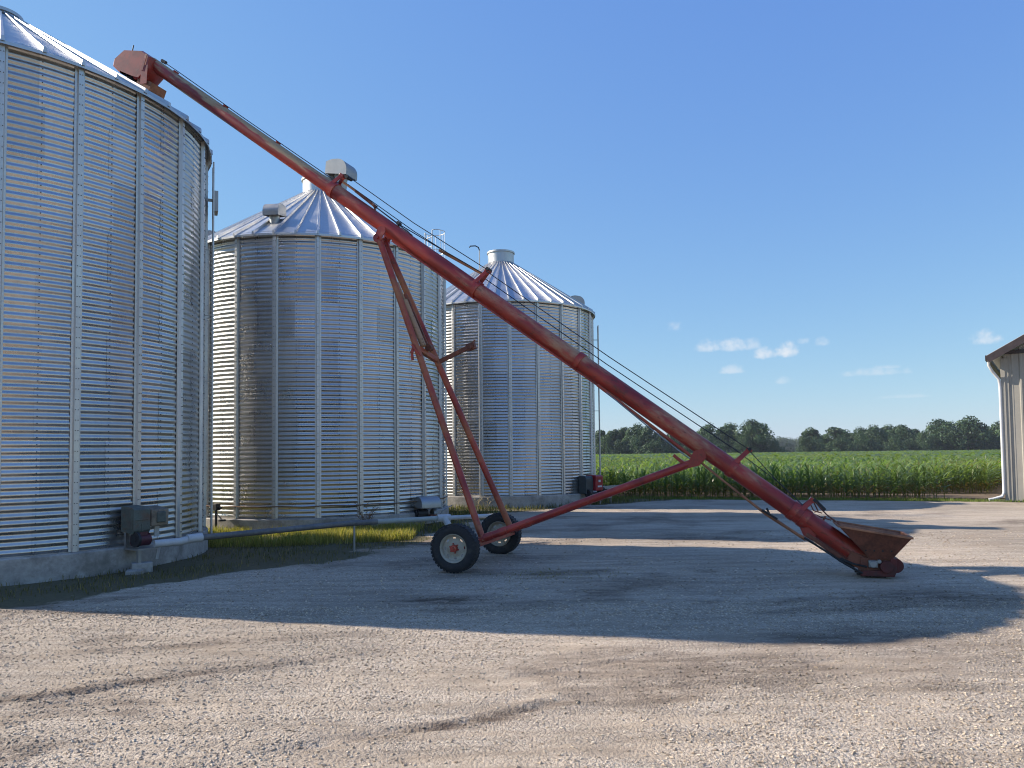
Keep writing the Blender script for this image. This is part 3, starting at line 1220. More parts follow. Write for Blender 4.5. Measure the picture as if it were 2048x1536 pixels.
# lift arms from the axle beam up to the clevis under the tube
clv = T(-2.1, -.24)
for s, nm in ((-1, 0), (1, 1)):
    m = MB()
    b0 = Vector((.34, s * .74, .44))
    b1 = Vector((clv.x, s * .10, clv.z))
    m.cyl(b0, b1, .056, n=18)
    m.build('lift_arm', M['red_arm'], aug, 40)
    m = MB()
    m.bar(b1 + (b0 - b1) * .02, b1 + (b1 - b0).normalized() * .06, .05, .12, (0, 1, 0))
    m.build('arm_lug', M['red_part'], aug, None, bevel=.006)
m = MB()
for s in (-1, 1):
    c0 = T(-2.12, -.10, s * .135)
    c1 = Vector((clv.x, s * .15, clv.z))
    m.cyl(c0 + Vector((0, -s * .01, 0)), c0 + Vector((0, s * .012, 0)), .085, n=20)
    m.bar(c0, c1, .022, .15, (0, 1, 0))
    m.cyl(c1 + Vector((0, -s * .012, 0)), c1 + Vector((0, s * .012, 0)), .085, n=20)
m.cyl((clv.x, -.19, clv.z), (clv.x, .19, clv.z), .028, n=12)
m.build('lift_clevis', M['red_part'], aug, 35)


def on_arm(s, f):
    return Vector((.34, s * .74, .44)).lerp(Vector((clv.x, s * .10, clv.z)), f)


pa, pb = on_arm(-1, .612), on_arm(1, .585)
m = MB()
m.bar(pa, pb, .085, .085)
m.build('cross_brace', M['red_arm'], aug, None, bevel=.006)
m = MB()
m.bar(pa + Vector((-.05, -.03, .05)), pa + Vector((.09, -.02, -.16)), .10, .05, (0, 1, 0))
m.bar(pa + Vector((-.04, -.03, .0)), pa + Vector((-.07, -.05, -.10)), .06, .05)
m.bar(pa + Vector((-.07, -.05, -.06)), pa + Vector((-.05, -.05, -.22)), .035, .04)
m.build('brace_bracket', M['red_part'], aug, None, bevel=.005)
m = MB()
jb = pb + Vector((.62, .05, .22))
m.bar(pb + Vector((.05, 0, -.03)), jb, .055, .075)
m.build('outrigger_bar', M['rust'], aug, None, bevel=.006)
m = MB()
m.bar(jb + Vector((-.05, 0, -.02)), jb + Vector((.10, 0, .02)), .10, .12)
m.cyl(jb + Vector((.03, -.09, .0)), jb + Vector((.03, .09, .0)), .05, n=12)
m.bar(jb, jb + Vector((.10, 0, .12)), .02, .02)
m.build('outrigger_pulley', M['rust'], aug, 35)
# hydraulic lift cylinder
h0, h1 = pa.lerp(pb, .18) + Vector((.06, 0, .06)), on_arm(-1, .84) + Vector((.035, .06, .0))
m = MB()
m.cyl(h0, h0.lerp(h1, .72), .052, n=16)
m.cyl(h0.lerp(h1, .72), h1, .022, n=12)
m.build('lift_cylinder', M['red_tube'], aug, 40)
m = MB()
g0, g1 = pa.lerp(pb, .42) + Vector((.05, 0, .09)), on_arm(-1, .80) + Vector((.09, .1, 0))
m.bar(g0, g1, .06, .06)
m.cyl(g0 + Vector((.02, -.05, -.0)), g0 + Vector((.02, .08, 0)), .06, n=14)
m.build('winch_bar', M['rust'], aug, 35)
# draw arms from the beam to the clamp under the tube
dcl = T(4.66, -.23)
for s in (-1, 1):
    m = MB()
    b0 = Vector((.0, s * .80, .36))
    b1 = Vector((dcl.x - .03, s * .07, dcl.z - .01))
    m.cyl(b0, b1, .060, n=18)
    m.build('draw_arm', M['red_part'] if s < 0 else M['red_arm'], aug, 40)
    m = MB()
    for f in (.10, .16):
        p = b0.lerp(b1, f)
        q = b0.lerp(b1, f + .035)
        m.cyl(p, q, .067, n=18)
    m.build('arm_sleeve', M['red_part'], aug, 40)
m = MB()
for s in (-1, 1):
    m.prism([(dcl.x - .22, dcl.z - .13), (dcl.x + .03, dcl.z - .07), (dcl.x + .16, dcl.z + .06), (dcl.x + .12, dcl.z + .20), (dcl.x - .03, dcl.z + .16), (dcl.x - .10, dcl.z + .02), (dcl.x - .26, dcl.z - .05)],
            s * .135 - .01, s * .135 + .01)
m.cyl((dcl.x, -.16, dcl.z - .01), (dcl.x, .16, dcl.z - .01), .022, n=10)
m.build('draw_clamp', M['red_part'], aug, 35)
m = MB()
m.bar((dcl.x - .34, -.1, dcl.z + .10), (dcl.x - .20, -.1, dcl.z - .02), .03, .05)
m.bar((dcl.x - .32, .06, dcl.z + .06), (dcl.x - .14, .06, dcl.z - .04), .03, .03)
m.build('rest_tab', M['red_part'], aug, None)

# intake boot, gearbox and hopper at the foot
m = MB()
m.box((6.08, 0, .17), (.42, .34, .24))
m.bar((5.72, 0, .30), (6.0, 0, .19), .30, .16, (0, 1, 0))
m.build('intake_boot', M['rust'], aug, None, bevel=.015)
m = MB()
m.prism([(5.86, .03), (6.30, .03), (6.33, .10), (6.33, .27), (6.27, .31), (6.2, .12), (5.9, .10)], -.21, -.13)
m.cyl((6.2, -.24, .17), (6.2, -.13, .17), .085, n=20)
m.build('gearbox', M['rust_dark'], aug, 35, bevel=.008)
m = MB()
m.box((6.03, -.19, .205), (.12, .06, .10))
m.cyl((6.03, -.235, .2), (6.03, -.15, .2), .05, n=14)
m.cyl((6.11, -.225, .24), (6.11, -.16, .24), .03, n=12)
m.build('drive_motor', M['galv_dark'], aug, 35, bevel=.01)
m = MB()
m.cyl((6.33, -.16, .18), (6.33, .16, .18), .10, n=20)
m.build('end_bearing', M['rust_dark'], aug, 40)
m = MB()
m.bar((5.16, -.10, .60), (5.66, -.13, .24), .07, .06, (0, 1, 0))
m.bar((5.66, -.13, .24), (6.05, -.15, .06), .07, .05, (0, 1, 0))
m.build('skid_arm', M['rust'], aug, None, bevel=.008)
m = MB()
m.prism([(5.08, .68), (5.19, .70), (5.30, .58), (5.24, .50), (5.12, .58)], -.13, -.10)
m.prism([(5.08, .68), (5.19, .70), (5.30, .58), (5.24, .50), (5.12, .58)], .10, .13)
m.build('skid_bracket', M['red_part'], aug, None)
m = MB()
m.path([(5.13, -.17, .55), (5.45, -.19, .34), (5.62, -.2, .22), (5.86, -.2, .08), (6.0, -.18, .03)], .016, 8)
m.path([(5.55, -.16, .26), (5.75, -.2, .2), (5.95, -.2, .16)], .014, 8)
m.build('hydraulic_hose', M['black'], aug, 60)
m = MB()
m.bar((5.60, -.14, .25), (5.80, -.14, .16), .06, .07, (0, 1, 0))
m.bar((5.82, .1, .05), (6.2, .1, .02), .06, .03, (0, 1, 0))
m.bar((5.82, -.12, .05), (6.2, -.12, .02), .06, .03, (0, 1, 0))
m.build('skid_foot', M['black'], aug, None)

# hopper: flared pan, open on top, tipping slightly downhill
hop = MB()
top = [(5.585, -.42, .745), (6.50, -.42, .60), (6.50, .42, .60), (5.585, .42, .745)]
bot = [(5.98, -.19, .285), (6.27, -.19, .268), (6.27, .19, .268), (5.98, .19, .285)]
ti = [(x * .985 + .09, y * .955, z - .004) for x, y, z in top]
bi = [(x, y * .92, z + .02) for x, y, z in bot]
hop.add(top + bot, [(0, 1, 5, 4), (1, 2, 6, 5), (2, 3, 7, 6), (3, 0, 4, 7)])
hop.add(ti + bi, [(1, 0, 4, 5), (2, 1, 5, 6), (3, 2, 6, 7), (0, 3, 7, 4), (4, 7, 6, 5)])
hopper = hop.build('hopper', M['rust'], aug, None)
rim_ = MB()
for i in range(4):
    p, q = Vector(top[i]), Vector(top[(i + 1) % 4])
    rim_.bar(p, q, .035, .028)
rim_.build('hopper_rim', M['rust_light'], hopper, None)
ins = MB()
ins.add([(x * .98 + .115, y * .93, z - .012) for x, y, z in top] + [(x, y * .85, z + .03) for x, y, z in bot], [(1, 0, 4, 5), (2, 1, 5, 6), (3, 2, 6, 7), (0, 3, 7, 4)])
ins.build('hopper_lining', M['rust_light'], hopper, None)
m = MB()
for x in (5.95, 6.06, 6.17, 6.28):
    m.cyl((x - .02, -.27 - .0, .40), (x - .02, -.285, .40), .012, n=6)
m.build('hopper_bolt', M['black'], hopper, None)
for s in (-.36, .36):
    m = MB()
    q0, q1 = T(6.36, .30, s * .12), Vector((5.60, s, .76))
    nlk = 16
    for i in range(nlk):
        a0 = q0.lerp(q1, i / nlk) + Vector((0, 0, -.035 * math.sin(math.pi * i / nlk)))
        a1 = q0.lerp(q1, (i + 1.25) / nlk) + Vector((0, 0, -.035 * math.sin(math.pi * min(1, (i + 1.25) / nlk))))
        m.bar(a0, a1, .018 if i % 2 else .006, .006 if i % 2 else .018)
    m.build('hopper_chain', M['rust'], aug, None)
m = MB()
m.path([T(6.36, .28, 0), T(6.50, .20, .02), T(6.46, .13, .03), T(6.58, .15, .03), T(6.72, .20, .05)], .010, 6)
m.path([T(6.32, .24, -.04), T(6.44, .17, -.05), T(6.55, .21, -.05)], .009, 6)
m.path([T(6.62, .2, 0), T(6.64, .08, 0)], .014, 6)
m.build('hopper_linkage', M['rust'], aug, 60)
m = MB()
m.bar(T(6.34, .31, -.06), T(6.56, .27, -.04), .02, .05)
m.build('winch_handle', M['black'], aug, None)

# ------------------------------------------------------------------ transfer pipe from the near bin past the middle bin
pipe = empty('transfer_pipe', (-5.27, 12.4, 0))
tag(pipe, 'long grey grain transfer pipe running from the near bin past the middle bin', 'pipe')


def rel(p, o):
    return tuple(Vector(p) - Vector(o))


PO = (-5.27, 12.4, 0)
m = MB()
m.path([rel((-5.25, 12.42, .49), PO), rel((-3.07, 14.2, .545), PO), rel((-2.6, 14.43, .55), PO)], .052, 16)
m.build('dark_pipe', M['grey_pipe'], pipe, 60)
m = MB()
m.path([rel((-2.6, 14.43, .55), PO), rel((-1.42, 15.0, .555), PO)], .047, 16)
m.build('pale_pipe', simple('pale_green_pipe', (.36, .385, .34), .5, 0, .15, 3, .1, (.25, .23, .18), .4), pipe, 60)
m = MB()
m.path([rel((-1.5, 14.96, .555), PO), rel((-1.26, 15.07, .555), PO)], .075, 16)
m.path([rel((-1.36, 15.0, .54), PO), rel((-1.28, 14.95, .42), PO)], .065, 16)
m.path([rel((-1.28, 14.95, .44), PO), rel((-1.28, 14.95, -.05), PO)], .04, 12)
m.build('tee_fitting', M['white_pvc'], pipe, 60)
m = MB()
m.path([rel((-1.3, 15.05, .555), PO), rel((-.6, 15.37, .555), PO), rel((-.14, 15.57, .55), PO)], .042, 16)
m.path([rel((-.15, 15.56, .55), PO), rel((-.06, 15.6, .50), PO), rel((-.05, 15.62, -.05), PO)], .042, 16)
m.build('white_pipe', M['white_pvc'], pipe, 60)
m = MB()
m.path([rel((-5.33, 12.33, .49), PO), rel((-5.16, 12.5, .495), PO)], .072, 16)
m.path([rel((-5.72, 12.02, .45), PO), rel((-5.42, 12.26, .455), PO), rel((-5.30, 12.36, .48), PO)], .062, 16)
m.build('white_elbow', M['white_pvc'], pipe, 60)
m = MB()
for x, y in ((-3.0, 14.23),):
    m.cyl(rel((x, y, -.05), PO), rel((x, y, .5), PO), .02, n=8)
m.build('pipe_stand', M['galv_dark'], pipe, 40)

# ------------------------------------------------------------------ unload drive on the near bin
a = R_(-24)
ob = Vector((math.cos(a), math.sin(a), 0))
base = Vector((B1[0][0], B1[0][1], 0)) + ob * (B1[1] + .02)
drv = empty('unload_drive', (base.x, base.y, 0), a - R_(6))
tag(drv, 'weathered green belt guard box and dark motor on the near bin\'s base', 'drive unit')
m = MB()
m.prism([(.06, .64), (.36, .60), (.40, .66), (.40, .99), (.34, 1.03), (.06, 1.05)], -.20, .09)
m.box((.405, -.06, .83), (.012, .22, .02))
m.box((.405, -.06, .70), (.012, .02, .12))
m.box((.23, -.206, .84), (.26, .012, .30))
m.build('belt_guard', M['green_box'], drv, None, bevel=.02)
m = MB()
m.prism([(.08, .72), (.40, .70), (.42, .98), (.08, 1.03)], .105, .42)
m.build('side_cover', M['brown_box'], drv, None, bevel=.03)
m = MB()
m.box((.26, .27, .85), (.36, .16, .18))
m.build('cover_panel', M['green_box'], drv, None, bevel=.02)
m = MB()
m.cyl((.30, -.14, .50), (.30, .12, .50), .10, n=20)
m.box((.3, -.01, .60), (.16, .14, .06))
m.build('motor', simple('maroon_motor', (.085, .018, .025), .5, 0, .3, 6, .1), drv, 35)
m = MB()
m.cyl((.40, -.18, .52), (.40, -.14, .52), .12, n=24)
m.cyl((.40, -.19, .52), (.40, -.12, .52), .04, n=12)
m.build('pulley', M['black'], drv, 35)
m = MB()
m.bar((.08, 0, .36), (.48, 0, .36), .34, .03, (0, 1, 0))
m.bar((.06, -.1, .36), (.06, -.1, .64), .05, .05)
m.bar((.42, -.12, .0), (.42, -.12, .36), .05, .05)
m.build('mount_frame', M['galv_dark'], drv, None)
m = MB()
m.box((.24, .31, .62), (.02, .09, .20))
m.build('white_plate', M['white_pvc'], drv, None)

m = MB()
m.box((0, 0, .06), (.30, .22, .18), Matrix.Rotation(.35, 3, 'Z'))
m.box((-.05, -.18, .02), (.26, .16, .07), Matrix.Rotation(.1, 3, 'Z') @ Matrix.Rotation(.08, 3, 'X'))
blk = m.build('concrete_block', M['concrete'], None, None, (base.x + .32, base.y - .25, 0), (0, 0, .2), bevel=.012)
tag(blk, 'broken pale concrete block lying under the green guard box', 'concrete block')
m = MB()
m.bar((0, 0, .16), (.04, .02, .40), .10, .012, (0, 1, 0))
m.bar((.04, .02, .40), (.40, .22, .45), .08, .012, (0, 0, 1))
br = m.build('bent_bracket', M['white_pvc'], None, None, (base.x + .42, base.y + .05, 0), (0, 0, .1))
tag(br, 'bent white metal bracket on the concrete block by the near bin', 'bracket')

# ------------------------------------------------------------------ unload drive of the middle bin (right side) and red drive of the far bin
a = R_(-28)
ob = Vector((math.cos(a), math.sin(a), 0))
base = Vector((B2[0][0], B2[0][1], 0)) + ob * (B2[1] + .02)
d2 = empty('unload_drive', (base.x, base.y, 0), a - R_(25))
tag(d2, 'grey domed drive cover and black motor at the middle bin\'s right base', 'drive unit')
m = MB()
pr = [(.02, .62)] + [(.30 + .30 * math.cos(math.pi - math.pi * i / 10) * 1.0, .62 + .26 * math.sin(math.pi * i / 10)) for i in range(11)] + [(.60, .52), (.05, .52)]
m.prism(pr[1:], -.42, .3)
m.build('drive_cover', M['galv_dark'], d2, 30, bevel=.015)
d2.scale = (.8, .8, .85)
m = MB()
m.cyl((.30, -.45, .36), (.30, -.08, .36), .13, n=20)
m.cyl((.30, -.50, .36), (.30, -.45, .36), .09, n=20)
m.build('motor', M['black'], d2, 35)
m = MB()
m.cyl((.34, .1, .34), (.34, .22, .34), .15, n=20)
m.bar((.1, -.5, .20), (.6, -.5, .20), .05, .05)
m.bar((.1, .25, .20), (.7, .25, .20), .05, .05)
m.bar((.62, -.5, .20), (.62, .3, .20), .05, .05)
m.bar((.6, -.45, -.03), (.6, -.45, .2), .05, .05)
m.bar((.65, .25, -.03), (.65, .25, .2), .05, .05)
m.path([(.5, .2, .2), (.58, .35, .42), (.5, .6, .5), (.45, .8, .56)], .014, 6)
m.build('drive_frame', M['steel'], d2, 35)
m = MB()
m.box((.42, .05, .25), (.25, .25, .14))
m.build('gear_case', M['rust'], d2, None, bevel=.02)

a = R_(-33)
ob = Vector((math.cos(a), math.sin(a), 0))
base = Vector((B3[0][0], B3[0][1], 0)) + ob * (B3[1] + .02)
d3 = empty('unload_drive', (base.x, base.y, 0), a - R_(12))
tag(d3, 'bright red drive guard with dark belt cover at the far bin\'s base', 'drive unit')
m = MB()
m.prism([(.05, .50), (.50, .48), (.52, .98), (.46, 1.02), (.05, 1.03)], .02, .42)
m.build('red_guard', simple('bright_red_sheet', (.30, .016, .022), .45, 0, .2, 5, .08, (.12, .02, .02), .3), d3, None, bevel=.02)
m = MB()
m.box((.523, .22, .63), (.006, .24, .06))
m.prism([(.5, .0)] * 0 or [(.515, .78), (.527, .78), (.527, .86), (.515, .86)], .15, .27)
m.build('warning_plate', M['white_pvc'], d3, None)
m = MB()
m.prism([(.05, .40), (.40, .38), (.42, .90), (.36, 1.0), (.05, 1.01)], -.40, .0)
m.build('dark_cover', simple('dark_green_sheet', (.05, .062, .062), .5, .2, .2, 5, .08), d3, None, bevel=.025)
m = MB()
m.cyl((.42, -.34, .40), (.42, -.26, .40), .14, n=20)
m.cyl((.42, -.3, .40), (.42, .4, .40), .03, n=10)
m.cyl((.3, .42, .52), (.3, .80, .52), .11, n=20)
m.build('motor', M['black'], d3, 35)
m = MB()
m.bar((.1, -.35, .22), (.1, .9, .22), .06, .06)
m.bar((.5, -.35, .22), (.5, .9, .22), .06, .06)
for x, y in ((.1, -.3), (.5, -.3), (.5, .85), (.1, .85), (.5, .25)):
    m.bar((x, y, -.03), (x, y, .22), .05, .05)
m.bar((.30, .5, .56), (.55, 1.25, .58), .10, .10)
m.build('drive_frame', M['steel'], d3, 35)

# control post near the left of the middle bin
a = R_(-116)
ob = Vector((math.cos(a), math.sin(a), 0))
base = Vector((B2[0][0], B2[0][1], 0)) + ob * (B2[1] + .22)
cp = empty('control_post', (base.x, base.y, 0), a)
tag(cp, 'black valve handle and gate box on a post between the near and middle bins', 'control post')
m = MB()
m.cyl((0, 0, -.05), (0, 0, .62), .03, n=10)
m.build('post', M['black'], cp, 40)
m = MB()
m.box((.02, 0, .62), (.14, .20, .16))
m.cyl((.02, -.2, .60), (.02, .2, .60), .025, n=8)
m.cyl((.1, .3, .30), (.1, .3, .34), .09, n=16)
m.bar((.02, 0, .5), (.1, .3, .33), .03, .03)
m.build('gate_box', M['black'], cp, 35, bevel=.01)


# ------------------------------------------------------------------ dry weeds standing by the foundations
def weed(loc, mat, h, n, label, seed, curl=.5):
    r = random.Random(seed)
    m = MB()
    for i in range(n):
        a = r.uniform(0, 6.28)
        l = h * r.uniform(.6, 1.1)
        b = Vector((r.uniform(-.05, .05), r.uniform(-.05, .05), -.03))
        pts, p, d = [b], b, Vector((math.cos(a) * .25, math.sin(a) * .25, 1)).normalized()
        for k in range(6):
            d = (d + Vector((math.cos(a), math.sin(a), -.2)) * (curl * k * .12)).normalized()
            p = p + d * (l / 6)
            pts.append(p)
        m.path(pts, [.009 * (1 - k / 8) for k in range(7)], 5)
        for k in (3, 4, 5, 6):
            q = pts[k]
            for _ in range(2):
                e = q + Vector((r.uniform(-.1, .1), r.uniform(-.1, .1), r.uniform(-.02, .1)))
                m.path([q, q.lerp(e, .5) + Vector((0, 0, .02)), e], [.005, .004, .002], 4)
    o = m.build('dry_weed', mat, None, 60, loc)
    tag(o, label, 'weed', 'dry weeds at the foot of the bins')
    return o


weed((-6.05, 18.05, 0), M['dry'], .62, 9, 'pale curled dry weed in front of the middle bin\'s foundation', 3, .8)
weed((-3.45, 17.75, 0), M['brown_weed'], .70, 12, 'bushy brown dry weed behind the grey pipe', 4, .3)
weed((-1.2, 24.72, 0), M['dry'], .75, 5, 'thin bent dry stalk before the far bin\'s foundation', 5, .6)
weed((-.85, 24.75, 0), M['dry'], .55, 4, 'short dry stalk right of the bent stalk at the far bin', 6, .5)

# yard lamp behind the far bin
lp = empty('lamp_post', (-1.53, 37.0, 0))
tag(lp, 'tall thin hooked pole rising behind the far bin\'s roof', 'pole')
m = MB()
m.path([(0, 0, -.1), (0, 0, 6), (0, 0, 12.0)], [.07, .045, .025], 10)
m.build('pole', M['galv_dark'], lp, 60)
m = MB()
m.path([(0, 0, 11.95), (-.05, 0, 12.10), (-.2, 0, 12.18), (-.45, 0, 12.17), (-.5, 0, 12.10)], .03, 8)
m.build('arm', M['black'], lp, 60)


# ------------------------------------------------------------------ shed at the right edge
SX, SY, SW, SD, SH = 17.20, 26.15, 11.0, 14.0, 5.05
SROT = R_(-36)
shed = empty('metal_shed', (SX, SY, 0), SROT)
tag(shed, 'tan ribbed metal shed with brown roof trim at the right edge', 'shed')
RIDGE = SH + SW / 2 * math.tan(R_(30))


def wall_h(x):
    return SH + (SW / 2 - abs(x - SW / 2)) * math.tan(R_(30))


pw = .46
n = int(round(SW / pw))
pw = SW / n
for i in range(n):
    x0, x1 = i * pw, (i + 1) * pw
    m = MB()
    P = []
    prof = [(0, 0), (.03, -.03), (.075, -.03), (.105, 0), (pw * .5, 0), (pw * .5 + .02, -.008), (pw * .5 + .05, -.008), (pw * .5 + .07, 0), (pw, 0)]
    for x, y in prof:
        P.append((x0 + x, y, 0.0))
    for x, y in prof:
        P.append((x0 + x, y, wall_h(x0 + x) - .02))
    k = len(prof)
    m.add(P, [(j, j + 1, j + 1 + k, j + k) for j in range(k - 1)])
    m.build('wall_panel', M['shed_wall'], shed, None)
ns_ = int(round(SD / pw))
pd = SD / ns_
sm_ = MB()
prof = [(0, 0), (.03, -.03), (.075, -.03), (.105, 0), (pd, 0)]
k = len(prof)
sm_.add([(y, x, 0) for x, y in prof] + [(y, x, SH) for x, y in prof], [(j, j + k, j + 1 + k, j + 1) for j in range(k - 1)])
smm = sm_.mesh('side_panel', M['shed_wall'])
for i in range(ns_):
    link('side_panel', smm, shed, (0, i * pd, 0))
m = MB()
m.box((-.01, -.02, SH / 2 - .05), (.13, .10, SH - .1))
m.box((.08, -.025, SH / 2 - .05), (.16, .035, SH - .1))
m.build('corner_trim', M['shed_wall'], shed, None, bevel=.006)
m = MB()
m.box((SW / 2, -.045, SH + .10), (SW - .1, .07, .13))
m.build('gable_trim', M['brown_trim'], shed, None)
for sg in (0, 1):
    m = MB()
    x0, x1 = (-.42, SW / 2) if sg == 0 else (SW + .42, SW / 2)
    z0_ = SH + .10 - .42 * math.tan(R_(30))
    m.bar((x0, SD / 2 - .2, z0_ + .10), (x1, SD / 2 - .2, RIDGE + .20), SD + .9, .06, (0, 1, 0))
    m.build('roof_slope', M['white_trim'], shed, None)
    m = MB()
    m.bar((x0, -.66, z0_ - .02), (x1, -.66, RIDGE + .08), .05, .24, (0, 1, 0))
    m.bar((x0, -.35, z0_ - .02), (x1, -.35, RIDGE + .08), .6, .04, (0, 1, 0))
    m.build('rake_board', M['brown_trim'], shed, None)
m = MB()
m.box((-.42, SD / 2, SH - .10), (.12, SD + 1.2, .18))
m.build('gutter', M['brown_trim'], shed, None)
m = MB()
m.path([(-.40, -.35, SH - .14), (-.40, -.32, SH - .34), (-.30, -.25, SH - .56), (-.13, -.08, SH - .82), (-.105, -.06, SH - 1.1), (-.105, -.06, 1.5), (-.105, -.06, .28), (-.16, -.10, .14), (-.42, -.22, .05), (-.55, -.28, .03)], .048, 12)
m.build('downspout', M['white_trim'], shed, 60)
m = MB()
m.box((SW / 2, SD / 2, RIDGE * 0 - .03), (SW - .1, SD - .1, .05))
m.build('floor_slab', M['concrete'], shed, None)


# ------------------------------------------------------------------ corn
def corn_variant(seed, h=1.2, nleaf=13, seg=5, lw=.066, tassel=True):
    r = random.Random(seed)
    P, Fq, C = [], [], []
    lean = (r.uniform(-.05, .05), r.uniform(-.05, .05))
    g0 = r.uniform(.85, 1.15)

    def strip(pts, ws, side, col):
        n0 = len(P)
        for p, w in zip(pts, ws):
            P.append(tuple(p + side * w))
            P.append(tuple(p - side * w))
            C.append(col)
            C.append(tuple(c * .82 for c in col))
        for k in range(len(pts) - 1):
            a = n0 + 2 * k
            Fq.append((a, a + 1, a + 3, a + 2))
    top = Vector((lean[0] * h, lean[1] * h, h * .84))
    for sd in (Vector((1, 0, 0)), Vector((0, 1, 0))):
        strip([Vector((0, 0, -.08)), top * .5, top], [.014, .012, .007], sd, (.17 * g0, .20 * g0, .06 * g0))
    a0 = r.uniform(0, 6.28)
    for i in range(nleaf):
        f = (i + .4) / nleaf
        base = Vector((lean[0], lean[1], 1)) * (h * (.06 + .76 * f))
        a = a0 + math.pi * i + r.uniform(-.5, .5)
        o = Vector((math.cos(a), math.sin(a), 0))
        side = Vector((-math.sin(a), math.cos(a), 0))
        L = h * (.42 + .22 * math.sin(math.pi * min(1, f * 1.05))) * r.uniform(.8, 1.15)
        e = R_(r.uniform(52, 72)) + .15 * f
        droop = r.uniform(1.5, 2.3) * (1.05 - .45 * f)
        pts, p = [base], base
        for k in range(seg):
            ang = e - droop * (k + .3) / seg
            p = p + (o * math.cos(ang) + Vector((0, 0, 1)) * math.sin(ang)) * (L / seg)
            pts.append(p)
        tw = r.uniform(-.5, .5)
        ws = [lw * .5 * w for w in np.interp(np.linspace(0, 1, seg + 1), [0, .3, .65, 1], [.55, 1, .85, .06])]
        sd = (side + Vector((0, 0, tw))).normalized()
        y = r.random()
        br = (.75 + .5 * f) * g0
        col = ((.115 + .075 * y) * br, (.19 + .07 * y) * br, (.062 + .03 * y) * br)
        if f < .22 and r.random() < .6:
            col = (.20, .16, .065)
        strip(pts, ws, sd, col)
    if tassel:
        for k in range(4):
            a = r.uniform(0, 6.28)
            e = top + Vector((math.cos(a) * .07, math.sin(a) * .07, h * r.uniform(.10, .18)))
            strip([top, e], [.007, .004], Vector((-math.sin(a), math.cos(a), 0)), (.26, .25, .10))
    return np.array(P), np.array(Fq), np.array(C)


def merge(variants, pos, rz, sc, tint=None, seed=0):
    r = np.random.default_rng(seed)
    n = len(pos)
    vi = r.integers(0, len(variants), n)
    VV, FF, CC, off = [], [], [], 0
    for k, (v, f, c) in enumerate(variants):
        s = np.where(vi == k)[0]
        if not len(s):
            continue
        cc, ss = np.cos(rz[s])[:, None], np.sin(rz[s])[:, None]
        x = v[None, :, 0] * cc - v[None, :, 1] * ss
        y = v[None, :, 0] * ss + v[None, :, 1] * cc
        z = np.broadcast_to(v[None, :, 2], x.shape)
        Q = np.stack([x, y, z], 2) * sc[s][:, None, None] + pos[s][:, None, :]
        VV.append(Q.reshape(-1, 3))
        FF.append((f[None] + (off + len(v) * np.arange(len(s)))[:, None, None]).reshape(-1, f.shape[1]))
        t = np.ones((len(s), 1, 3)) if tint is None else tint[s][:, None, :]
        CC.append((np.broadcast_to(c[None], (len(s),) + c.shape) * t).reshape(-1, 3))
        off += len(v) * len(s)
    return np.concatenate(VV), np.concatenate(FF), np.concatenate(CC)


E_ = np.array([.9592, -.2829])
N_ = np.array([.2829, .9592])
C0 = np.array([3.6, 31.3])


def field_ok(p, margin=0.0):
    x, y = p[:, 0], p[:, 1]
    ok = (x < .72 * y + 5) & (x > .055 * y - 2) & (y < 238)
    lx = (x - SX) * math.cos(SROT) + (y - SY) * math.sin(SROT)
    ly = -(x - SX) * math.sin(SROT) + (y - SY) * math.cos(SROT)
    ok &= ~((lx > -.9) & (ly < SD + 1.5))
    ok &= np.hypot(x - B3[0][0], y - B3[0][1]) > B3[1] + 1.2
    return ok


cv = [corn_variant(100 + i) for i in range(8)]
# front plants, one object each
meshes = [fast_mesh('corn_plant', v, f, M['corn'], False, c) for v, f, c in cv]
cnt = 0
r = random.Random(5)
row = 0
while cnt < 300 and row < 7:
    u = .6
    while u < 14.2 and cnt < 300:
        j = r.uniform(-.06, .06)
        p = C0 + E_ * (u + j) + N_ * (row * .55 + r.uniform(-.08, .08))
        if p[0] < SX - 1.1:
            o = link('corn_plant', meshes[r.randrange(8)], None, (p[0], p[1], -.03), (0, 0, r.uniform(0, 6.28)))
            s = r.uniform(.78, 1.14)
            o.scale = (s, s, s * r.uniform(.95, 1.08))
            tag(o, 'green corn plant in the front rows at the edge of the field', 'corn plant', 'corn plants along the field edge')
            cnt += 1
        u += .26
    row += 1
rows_done = row
PP = []
for k in range(rows_done, 62):
    u = np.arange(-8, 62, .24) + RNG.uniform(-.07, .07, len(np.arange(-8, 62, .24)))
    PP.append(C0 + np.outer(u, E_) + np.outer(k * .60 + RNG.uniform(-.08, .08, len(u)), N_))
# rows to the sides of the front plants
for k in range(0, rows_done):
    u = np.concatenate([np.arange(-1.2, .5, .24)])
    PP.append(C0 + np.outer(u, E_) + np.outer(k * .55 + RNG.uniform(-.08, .08, len(u)), N_))
pos = np.concatenate(PP)
pos = pos[field_ok(pos)]


def field_tint(p, r):
    n = len(p)
    b = .78 + .5 * fbm(p[:, 0], p[:, 1], 9, 3, 3) * r.uniform(.8, 1.15, n)
    y = fbm(p[:, 0], p[:, 1], 16, 3, 8)
    return np.stack([b * (.85 + .5 * y), b * (.95 + .12 * y), b * (.95 - .1 * y)], 1)


def corn_block(name, label, variants, p, smin, smax, seed):
    r = np.random.default_rng(seed)
    n = len(p)
    s = r.uniform(smin, smax, n) * (.93 + .14 * fbm(p[:, 0], p[:, 1], 5, 2, 4))
    P3 = np.concatenate([p, np.full((n, 1), -.04)], 1)
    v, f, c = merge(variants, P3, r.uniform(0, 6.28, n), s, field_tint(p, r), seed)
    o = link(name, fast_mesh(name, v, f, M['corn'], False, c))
    tag(o, label, 'corn field', kind='stuff')
    return o


